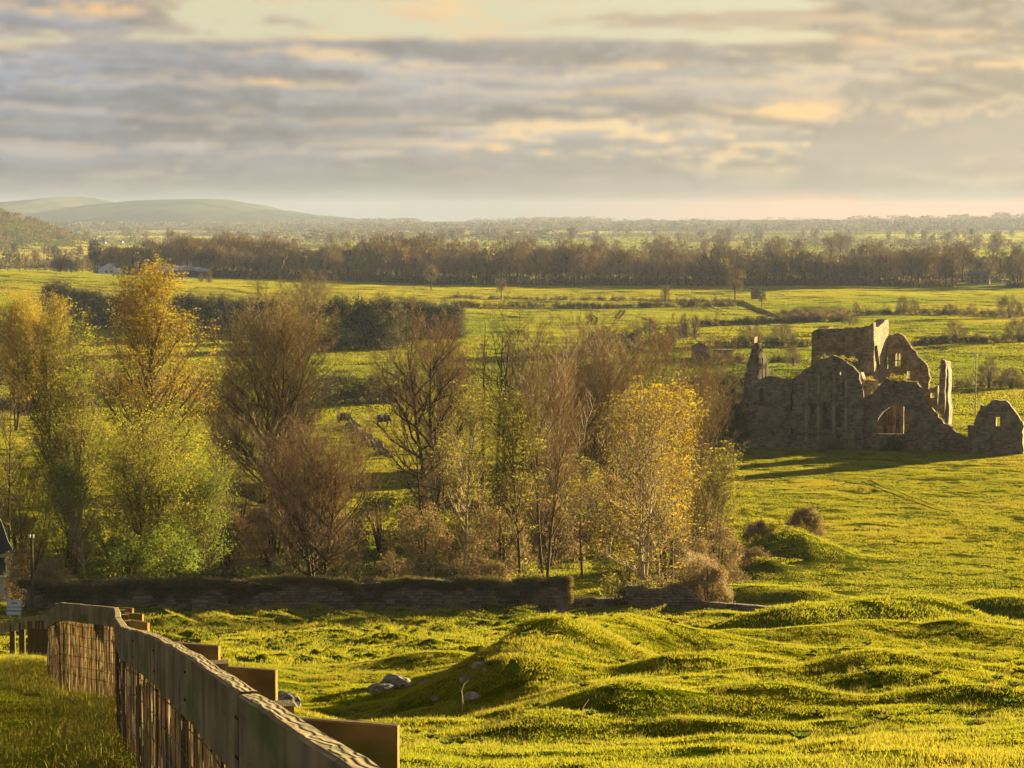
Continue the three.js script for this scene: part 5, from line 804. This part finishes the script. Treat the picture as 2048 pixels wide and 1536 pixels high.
for (const [px, py, w, h, label] of [[1913, 690, 50, 44, 'round thorn bush alone in the pasture right of the tower'], [1508, 698, 62, 40, 'spreading thorn bush left of the abbey turret'], [1565, 697, 58, 44, 'thorn bush right of the spreading one'], [1586, 736, 34, 40, 'small brown bush between turret and tower'], [1712, 629, 17, 22, 'tiny umbrella shaped thorn in the far hedge'], [1806, 633, 30, 40, 'left of two bushes in the far hedge'], [1830, 633, 26, 32, 'right of two bushes in the far hedge'], [1899, 634, 26, 22, 'pointed bush in the far hedge'], [1945, 633, 26, 20, 'low bush in the far hedge near the right edge'], [2018, 640, 58, 44, 'big dense bush at the right edge of the far hedge'], [2040, 690, 60, 50, 'dark bush at the right edge beside the pasture'], [1700, 655, 34, 18, 'scrub bush showing above the tower'], [1300, 672, 34, 38, 'dense bush left of the sunlit ruin'], [1368, 672, 28, 44, 'bush left of the sunlit ruin wall'], [1390, 684, 30, 58, 'tall dark bush beside the sunlit ruin wall'], [1978, 774, 56, 62, 'dark bush behind the lamp post'], [2022, 776, 50, 44, 'dark bush at the right edge behind the lamp post'], [365, 590, 14, 24, 'small round tree before the barns'], [402, 592, 12, 22, 'narrow small tree before the barns'], [418, 592, 14, 30, 'third small tree before the barns'], [142, 575, 34, 28, 'pale round bush left of the white bungalow'], [120, 577, 40, 40, 'dark bush at the left of the bungalow garden']]) {
  const p = ground(px, py), s = -p.z / F; bush(label, p, w * s, h * s, w * s * 0.9, { name: 'thorn_bush', leaf: M.bramble, geo: LEAF.mid, unit: Math.max(0.5, w * s * 0.13), density: 1.0, twig: M.twigDark, seed: px + py });
}
// ---------------------------------------------------------------- woodland belt and far trees: a few kinds, planted many times
function woodTree(seed, H, W, o = {}) {                                           // a far tree: trunk, and a crown of branch spikes
  const R = rng(seed), t = new THREE.Group(), tub = new Tubes(), p = [];
  tub.add([V(0, -0.5, 0), V(0, H * 0.35, 0), V((R() - 0.5) * 0.6, H * 0.8, 0)], [0.022 * H, 0.016 * H, 0.004 * H], 5);
  const lobes = []; for (let k = 0; k < 10; k++) { const a = k * 2.4 + R(), f = (o.low ?? 0.34) + (0.92 - (o.low ?? 0.34)) * (k + R()) / 10, q = Math.sqrt(Math.max(0.02, 1 - ((f - 0.6) / 0.42) ** 2)) * W * 0.5 * (0.45 + 0.35 * R()); lobes.push([V(Math.cos(a) * q, f * H * 0.9, Math.sin(a) * q), W * (0.2 + 0.1 * R())]); }
  for (let i = 0; i < (o.n ?? 1100); i++) {
    const [c, r] = lobes[i % 10], a = R() * 6.283, z = R() * 1.7 - 0.7, q = Math.sqrt(Math.max(0, 1 - z * z)), d = V(Math.cos(a) * q, z, Math.sin(a) * q), s = c.clone().addScaledVector(d, r * (0.25 + 0.6 * R()));
    sliver(p, s, s.clone().addScaledVector(d.add(V(0, 0.5, 0)), r * (0.25 + 0.35 * R())), 0.06 + 0.05 * R(), R);
  }
  for (let k = 0; k < 7; k++) { const a = R() * 6.28, y = H * (0.28 + 0.3 * R()); tub.add([V(0, y, 0), V(Math.cos(a) * W * 0.2, y + H * 0.2, Math.sin(a) * W * 0.2), V(Math.cos(a) * W * 0.36, y + H * 0.38, Math.sin(a) * W * 0.36)], [0.012 * H, 0.008 * H, 0.002 * H], 3); }
  const tr = new THREE.Mesh(tub.build(), M.darkBark), cr = new THREE.Mesh(fromTriangles(p), o.twig ?? M.twigRed); tr.name = 'trunk'; cr.name = 'crown'; cr.userData.kind = 'stuff';
  t.add(tr, cr);
  if (o.leaf) { const q = leafCluster(seed, o.leaves ?? 260, o.size ?? 0.5, W * 0.46, H * 0.34); q.translate(0, H * 0.58, 0); const lm = new THREE.Mesh(q, o.leaf); lm.name = 'leaves'; lm.userData.kind = 'stuff'; t.add(lm); }
  t.traverse((m) => { m.castShadow = m.receiveShadow = true; });
  return t;
}
const KINDS = [woodTree(1, 17, 9), woodTree(2, 16, 8, { twig: M.twig }), woodTree(3, 18, 11, { twig: M.twigRed, n: 1300 }), woodTree(4, 15, 7.5, { twig: M.twigDark, leaf: M.ivy, leaves: 150 }), woodTree(5, 16, 8, { twig: M.twig, leaf: M.leafOlive, leaves: 130 }), woodTree(6, 17, 7, { leaf: M.evergreen, leaves: 320, twig: M.twigDark })];
const WOODCAT = ['bare reddish brown tree in the long woodland belt', 'bare pale brown tree in the long woodland belt', 'large bare rounded tree in the long woodland belt', 'ivy clad tree in the long woodland belt', 'tree with olive young leaves in the long woodland belt', 'dark evergreen tree in the long woodland belt'];
function plant(kind, p, s, label, group, name = 'woodland_tree', turn = 0) { const c = KINDS[kind].clone(); c.name = numbered(name); c.position.set(p.x, p.y, p.z); c.scale.setScalar(s); c.rotation.y = turn; scene.add(c); return tag(c, label, 'tree', group); }
{
  const R = rng(808);
  // front edge of the belt, then the trees behind it
  for (const [row, d0, step, k0] of [[0, 1125, 13.5, 0.92], [1, 1165, 15, 1.02], [2, 1215, 19, 1.08]])
    for (let px = 196 + row * 6; px < 2120; px += step * (0.7 + 0.6 * R())) {
      if (px > 1905 && px < 2015 && row < 2) continue;
      const d = d0 + 18 * (R() - 0.5) + (px > 1000 ? 15 : 0), hh = 0.42 + 0.8 * fbm(px / 60, row * 3.3, 3, 5) + 0.36 * R() * R() + (px > 720 && px < 1260 ? 0.08 : 0), left = smooth(180, 330, px), dip = px > 1250 && px < 1380 ? 0.86 : px > 1780 ? 0.95 : 1, u = R(), kind = px > 1500 && px < 1720 && row === 0 ? (u < 0.6 ? 3 : 4) : u < 0.24 ? 0 : u < 0.46 ? 1 : u < 0.68 ? 2 : u < 0.78 ? 3 : u < 0.95 ? 4 : 5;
      const zone = px < 520 ? ' behind the white bungalow and barns' : px < 1000 ? ' above the dark evergreen thicket' : px < 1500 ? ' above the farm track' : px < 1800 ? ' above the abbey' : ' by the grey house', where = WOODCAT[kind].replace('long ', '') + zone; plant(kind, stand(px, d), k0 * hh * dip * (0.72 + 0.28 * left), where, where.replace('tree', 'trees'), 'woodland_tree', R() * 6.28);
    }
  const brush = []; for (let px = 200; px < 2100; px += 0.9) { const back = R() < 0.45, d = (back ? 1225 : 1118) + 45 * R() + (px > 1000 ? 15 : 0), p = stand(px, d); if (px > 1905 && px < 2015 && !back) continue; brush.push([V(p.x, p.y + (back ? 3.5 : 1.4) * (0.3 + R()), p.z), _q.clone().setFromAxisAngle(UPV, R() * 6), 0.7 + 0.9 * R(), rgb(0.8 + 0.5 * R(), 0.9, 0.8)]); }
  instances('woodland_undergrowth', LEAF.far, M.ivy, brush, null, 'dark undergrowth along the foot of the woodland belt');
  // lone trees in the fields
  for (const [px, py, s, k, label] of [[1003, 600, 0.5, 0, 'small bare tree below the woodland, left of centre'], [1330, 612, 0.5, 1, 'small bare tree on the low field hedge'], [1470, 603, 0.72, 2, 'bare tree at the upper end of the farm track'], [1523, 613, 0.42, 3, 'little dark tree beside the small field ruin'], [862, 590, 0.6, 2, 'bare tree at the edge of the woodland shadow'], [190, 574, 0.95, 5, 'tall dark conifer behind the white bungalow']]) plant(k, ground(px, py), s, label, null, 'field_tree', px);
  // beyond the belt: trees of the plain, fading with distance
  for (let i = 0; i < 150; i++) { const d = 1500 + 2600 * Math.pow(R(), 1.3), px = lerp(-40, 2090, R()), k = [0, 1, 2, 2, 4][Math.floor(R() * 5)]; if (px < 330 && d < 2300) continue; plant(k, stand(px, d), 0.7 + 0.5 * R(), 'bare tree on the hazy plain beyond the woodland, ' + (px < 700 ? 'below the hills' : px < 1400 ? 'near the middle' : 'towards the right edge'), 'trees scattered over the hazy plain, ' + (px < 700 ? 'left' : px < 1400 ? 'middle' : 'right'), 'plain_tree', R() * 6); }
  for (let i = 0; i < 40; i++) { const d = 1250 + 900 * R(), px = lerp(-20, 210, R()), k = [0, 1, 2, 4, 5][Math.floor(R() * 5)]; plant(k, stand(px, d), 0.45 + 0.4 * R(), 'small tree by the farms at the far left', 'trees by the farms at the far left', 'plain_tree', R() * 6); }
  // hedgerows of the plain and the wooded knoll: too far to count
  const rows = [];
  for (let k = 0; k < 90; k++) { const d = 1450 * Math.pow(5.2, R()), px = lerp(-100, 2150, R()), x0 = (px - 1024) / F * d, a = (R() - 0.5) * 0.5 + (R() < 0.22 ? 1.3 : 0), L = (90 + 260 * R()) * (0.6 + d / 3500), n = Math.round(L / 7); for (let i = 0; i < n; i++) { const f = (i / n - 0.5) * L, x = x0 + Math.cos(a) * f, z = -d - Math.sin(a) * f * 0.6, s = 1 + 0.8 * R() + (R() < 0.12 ? 1.6 : 0) + d / 6000; rows.push([V(x, height(x, z) + 0.9 * s, z), _q.clone().setFromAxisAngle(UPV, R() * 6), V(s * 1.2, s, s), rgb(0.8 + 0.5 * R(), 0.9 + 0.2 * R(), 0.8)]); } }
  instances('far_hedgerows', LEAF.far, M.ivy, rows, null, 'dark hedgerows crossing the hazy plain');
  const knoll = []; for (let i = 0; i < 1500; i++) { const x = lerp(-640, -330, R()), z = -lerp(2250, 2700, R()), y = height(x, z); if (y < 8) continue; const s = 1.4 + 1.3 * R(); knoll.push([V(x, y + 1.6 * s, z), _q.clone().setFromAxisAngle(UPV, R() * 6), s, rgb(0.8 + 0.6 * R(), 0.9 + 0.2 * R(), 0.8)]); }
  instances('knoll_wood', LEAF.far, M.ivy, knoll, null, 'brown wood covering the round knoll at the left');
  const wood = []; for (let i = 0; i < 5200; i++) { const d = lerp(3400, 9000, Math.pow(R(), 0.8)), px = lerp(-150, 2200, R()), x = (px - 1024) / F * d, z = -d; if (fbm(x / 500, d / 1100, 3, 88) < 0.52) continue; const s = 2 + 2.2 * R() + d / 3000; wood.push([V(x, height(x, z) + 1.3 * s, z), _q.clone().setFromAxisAngle(UPV, R() * 6), V(s * 1.7, s, s), rgb(0.8 + 0.4 * R(), 0.9, 0.8)]); }
  instances('distant_woods', LEAF.far, M.ivy, wood, null, 'distant woods below the horizon');
}
// ---------------------------------------------------------------- tracks and banks in the fields
function ribbon(name, label, pts, w, mat, lift) {
  const pos = [], idx = [], uv = []; let k = 0;
  for (let i = 0; i + 1 < pts.length; i++) for (let s = 0; s < 12; s++) { const a = pts[i], b = pts[i + 1], f = s / 11, x = lerp(a.x, b.x, f), z = lerp(a.z, b.z, f), L = Math.hypot(b.x - a.x, b.z - a.z), nx = -(b.z - a.z) / L * w / 2, nz = (b.x - a.x) / L * w / 2; for (const q of [-1, 1]) { pos.push(x + nx * q, height(x + nx * q, z + nz * q) + lift, z + nz * q); uv.push(q, f * L); } if (s) idx.push(k - 2, k - 1, k, k - 1, k + 1, k); k += 2; }
  const g = new THREE.BufferGeometry(); g.setAttribute('position', new THREE.Float32BufferAttribute(pos, 3)); g.setAttribute('uv', new THREE.Float32BufferAttribute(uv, 2)); g.setIndex(idx); g.computeVertexNormals(); return structure(name, g, mat, label);
}
ribbon('farm_track', 'pale farm track running up to the small field ruin', G([[1556, 634], [1530, 624], [1500, 612], [1478, 604]]), 3, M.dust, 0.28);
for (const [list, w] of [[[[1180, 652], [1184, 640], [1178, 632]], 0.9], [[[1190, 653], [1194, 640], [1186, 632]], 0.9], [[[1230, 640], [1238, 628], [1242, 621]], 0.9], [[[1238, 642], [1246, 629], [1250, 621]], 0.9], [[[1548, 652], [1500, 640], [1450, 630], [1400, 612]], 0.8], [[[1560, 650], [1512, 638], [1464, 628], [1412, 611]], 0.8], [[[1310, 652], [1290, 642], [1270, 636]], 0.8], [[[1380, 738], [1440, 744], [1490, 752]], 0.6], [[[1385, 730], [1445, 736], [1495, 744]], 0.6], [[[1722, 966], [1780, 990], [1850, 1016], [1900, 1030]], 0.4], [[[1738, 966], [1800, 990], [1870, 1014]], 0.3]]) ribbon('wheel_track', 'dark wheel track worn into the field', G(list), w * 0.6, M.soil, 0.16);
// ---------------------------------------------------------------- farms
function barnLike(label, px, py, wPx, hPx, o) {
  const p = ground(px, py), s = -p.z / F, w = wPx * s, h = hPx * s, dp = o.depth ?? w * 0.8, t = thing(o.name ?? 'farm_building', label, o.category ?? 'building', [p.x, p.y - 0.2, p.z], o.turn ?? 0), e = h * (o.eaves ?? 0.55);
  const wall = mesh('wall', boxAt(w, e + 0.4, dp, 0, e / 2 - 0.2 + 0.2, -dp / 2), o.wall ?? M.white, t);
  let roof;
  if (o.gable) { const sh = new THREE.Shape([[-w / 2 - 0.3, e + 0.21], [w / 2 + 0.3, e + 0.21], [0, h]].map(([x, y]) => new THREE.Vector2(x, y))); roof = mesh('roof', new THREE.ExtrudeGeometry(sh, { depth: dp - 0.1, bevelEnabled: false }).translate(0, 0, -dp), o.roof ?? M.slate, t); const fr = new THREE.Shape([[-w / 2, e + 0.22], [w / 2, e + 0.22], [0, h - 0.12]].map(([x, y]) => new THREE.Vector2(x, y))); mesh('gable', new THREE.ExtrudeGeometry(fr, { depth: 0.1, bevelEnabled: false }).translate(0, 0, -0.09), o.wall ?? M.white, t); }
  else if (o.barrel) { const pts = []; for (let k = 0; k <= 10; k++) pts.push([Math.cos(Math.PI - k * Math.PI / 10) * (w / 2 + 0.2), e + 0.2 + Math.sin(k * Math.PI / 10) * (h - e)]); roof = mesh('roof', new THREE.ExtrudeGeometry(new THREE.Shape(pts.map(([x, y]) => new THREE.Vector2(x, y))), { depth: dp + 0.3, bevelEnabled: false }).translate(0, 0, -dp - 0.1), o.roof ?? M.tin, t); }
  else { const sh = new THREE.Shape([[0.4, e + 0.15], [-dp / 2, h], [-dp - 0.4, e + 0.15]].map(([x, y]) => new THREE.Vector2(x, y))); roof = mesh('roof', new THREE.ExtrudeGeometry(sh, { depth: w + 0.5, bevelEnabled: false }).rotateY(-Math.PI / 2).translate(w / 2 + 0.25, 0, 0), o.roof ?? M.slate, t); }
  for (const [x, wd, y0, y1] of o.openings ?? []) mesh(y0 < 0.1 ? 'door' : 'window', boxAt(wd * w, (y1 - y0) * e, 0.08, x * w, (y0 + y1) / 2 * e + 0.1, 0.03), M.glass, t);
  for (const x of o.chimneys ?? []) mesh('chimney', boxAt(0.9, h * 0.3, 0.9, x * w, h * 1.02, -dp / 2), M.stone, roof);
  return t;
}
barnLike('white bungalow with a broad gable at the far left farm', 218, 577, 42, 24, { name: 'bungalow', gable: true, eaves: 0.42, depth: 9, category: 'house', openings: [[-0.12, 0.1, 0.35, 0.8], [0.14, 0.1, 0.35, 0.8]] });
barnLike('small white gabled house behind the bungalow', 198, 571, 18, 22, { name: 'farmhouse', gable: true, eaves: 0.6, depth: 7, category: 'house', openings: [[0.1, 0.16, 0.5, 0.8]] });
barnLike('long low shed with pale roof beside the tallest birch', 332, 577, 40, 18, { name: 'farm_shed', wall: M.slate, roof: M.tin, eaves: 0.5, depth: 8, openings: [[-0.2, 0.2, 0.0, 0.8], [0.2, 0.2, 0.0, 0.8]] });
barnLike('left round roofed dark barn', 377, 578, 30, 22, { name: 'barn', barrel: true, wall: M.slate, eaves: 0.62, depth: 12, turn: 0.4, openings: [[0, 0.4, 0, 0.8]] });
barnLike('right round roofed dark barn', 405, 577, 26, 20, { name: 'barn', barrel: true, wall: M.slate, eaves: 0.62, depth: 12, turn: 0.4, openings: [[0, 0.4, 0, 0.8]] });
barnLike('grey two storey house with chimneys at the far right', 1957, 566, 42, 26, { name: 'farmhouse', wall: M.stone, eaves: 0.8, depth: 8, category: 'house', turn: -0.25, chimneys: [-0.42, 0.42], openings: [[-0.3, 0.1, 0.6, 0.85], [0, 0.1, 0.6, 0.85], [0.3, 0.1, 0.6, 0.85], [-0.3, 0.1, 0.15, 0.4], [0.3, 0.1, 0.15, 0.4], [0, 0.1, 0, 0.38]] });
barnLike('small white outhouse at the far right', 2006, 567, 9, 8, { name: 'outhouse', gable: true, eaves: 0.6, depth: 4 });
barnLike('grey concrete shed in the meadow left of the abbey', 1446, 724, 36, 22, { name: 'field_shed', wall: M.stone, roof: M.stone, eaves: 0.9, depth: 3 });
barnLike('dark ivied gable beside the concrete shed', 1402, 722, 34, 34, { name: 'field_barn', gable: true, wall: M.darkStone, roof: M.ivy, eaves: 0.6, depth: 4, openings: [[0.1, 0.25, 0, 0.7]] });
{ const p = ground(1362, 682), s = -p.z / F, R = rng(31), t = thing('ruined_wall', 'sunlit pinkish ruin wall among bushes in the middle fields', 'ruin', [p.x, p.y, p.z], 0.75); mesh('masonry', slab(ragged([[-2.2, -0.4], [2.2, -0.4], [2.2, 3.2], [1, 3.4], [-0.6, 2.7], [-2.2, 2.3]], R, 0.25, 0.5, 0), [], 0.7, 0), M.paleStone, t); }
{ const p = ground(1514, 600), R = rng(32), t = thing('field_ruin', 'small square stone stump at the top of the farm track', 'ruin', [p.x, p.y, p.z], 0.5); mesh('masonry', slab(ragged([[-1.2, -0.4], [1.2, -0.4], [1.2, 3.6], [-1.2, 3.9]], R, 0.25, 0.5, 0), [[[-0.3, 2.2], [0.3, 2.2], [0.3, 3], [-0.3, 3]]], 2.2, 0), M.paleStone, t); }
for (const [px, py, w, label] of [[185, 487, 14, 'white farm building below the knoll, left of three'], [205, 488, 12, 'white farm building below the knoll, middle of three'], [240, 488, 9, 'white farm building below the knoll, right of three'], [95, 489, 34, 'long grey farm shed below the knoll'], [800, 487, 14, 'tiny white house above the woodland, left'], [928, 491, 8, 'tiny white house above the woodland, right'], [1620, 476, 8, 'tiny white house on the hazy plain at the right'], [608, 475, 14, 'tiny pale farm on the hazy plain']]) barnLike(label, px, py, w, 7, { name: 'distant_house', eaves: 0.55, depth: 8, category: 'house', wall: M.white, roof: px === 95 ? M.tin : M.slate });
// ---------------------------------------------------------------- hills on the horizon
{
  const ridge = [[-300, 412], [-120, 408], [0, 406], [60, 402], [110, 398], [165, 394], [188, 402], [214, 413], [260, 405], [330, 400], [400, 398], [450, 399], [500, 407], [560, 420], [640, 431], [720, 438], [800, 443], [900, 448], [1000, 452]], d0 = 8200, n = 220, m = 44, pos = [], uv = [], idx = [], hcol = [];
  const top = (px) => { let i = 0; while (i < ridge.length - 2 && px > ridge[i + 1][0]) i++; const t = clamp((px - ridge[i][0]) / (ridge[i + 1][0] - ridge[i][0])); return lerp(ridge[i][1], ridge[i + 1][1], t * t * (3 - 2 * t)); };
  for (let i = 0; i <= n; i++) for (let j = 0; j <= m; j++) { const px = lerp(-300, 1000, i / n), f = j / m, d = d0 + lerp(-1900, 1900, f), x = (px - 1024) / F * d0, h = at(px, top(px), d0).y - 8, b = Math.pow(Math.sin(Math.PI * f), 0.8) * (1 + 0.4 * (fbm(x / 260, d / 300, 4, 9) - 0.5) * (f < 0.5 ? 1 : 0) * Math.cos(Math.PI * f)); pos.push(x, 8 + h * b, -d); uv.push(x / 40, d / 40); const wood = smooth(0.5, 0.6, fbm(x / 240, d / 320, 4, 12)), fld = hash2(Math.floor(x / 170 + fbm(x / 300, d / 300, 2, 3)), Math.floor(d / 260), 4); hcol.push(lerp(0.9 + 0.7 * fld, 0.55, wood), lerp(1 + 0.5 * fld, 0.6, wood), lerp(0.9, 0.7, wood)); if (i && j) { const k = i * (m + 1) + j; idx.push(k - m - 2, k, k - m - 1, k - m - 2, k - 1, k); } }
  const g = new THREE.BufferGeometry(); g.setAttribute('position', new THREE.Float32BufferAttribute(pos, 3)); g.setAttribute('uv', new THREE.Float32BufferAttribute(uv, 2)); g.setAttribute('color', new THREE.Float32BufferAttribute(hcol, 3)); g.setIndex(idx); g.computeVertexNormals();
  structure('hills', g, M.hill, 'long blue grey hills on the horizon at the left');
}
console.log('done');
renderer.render(scene, camera);
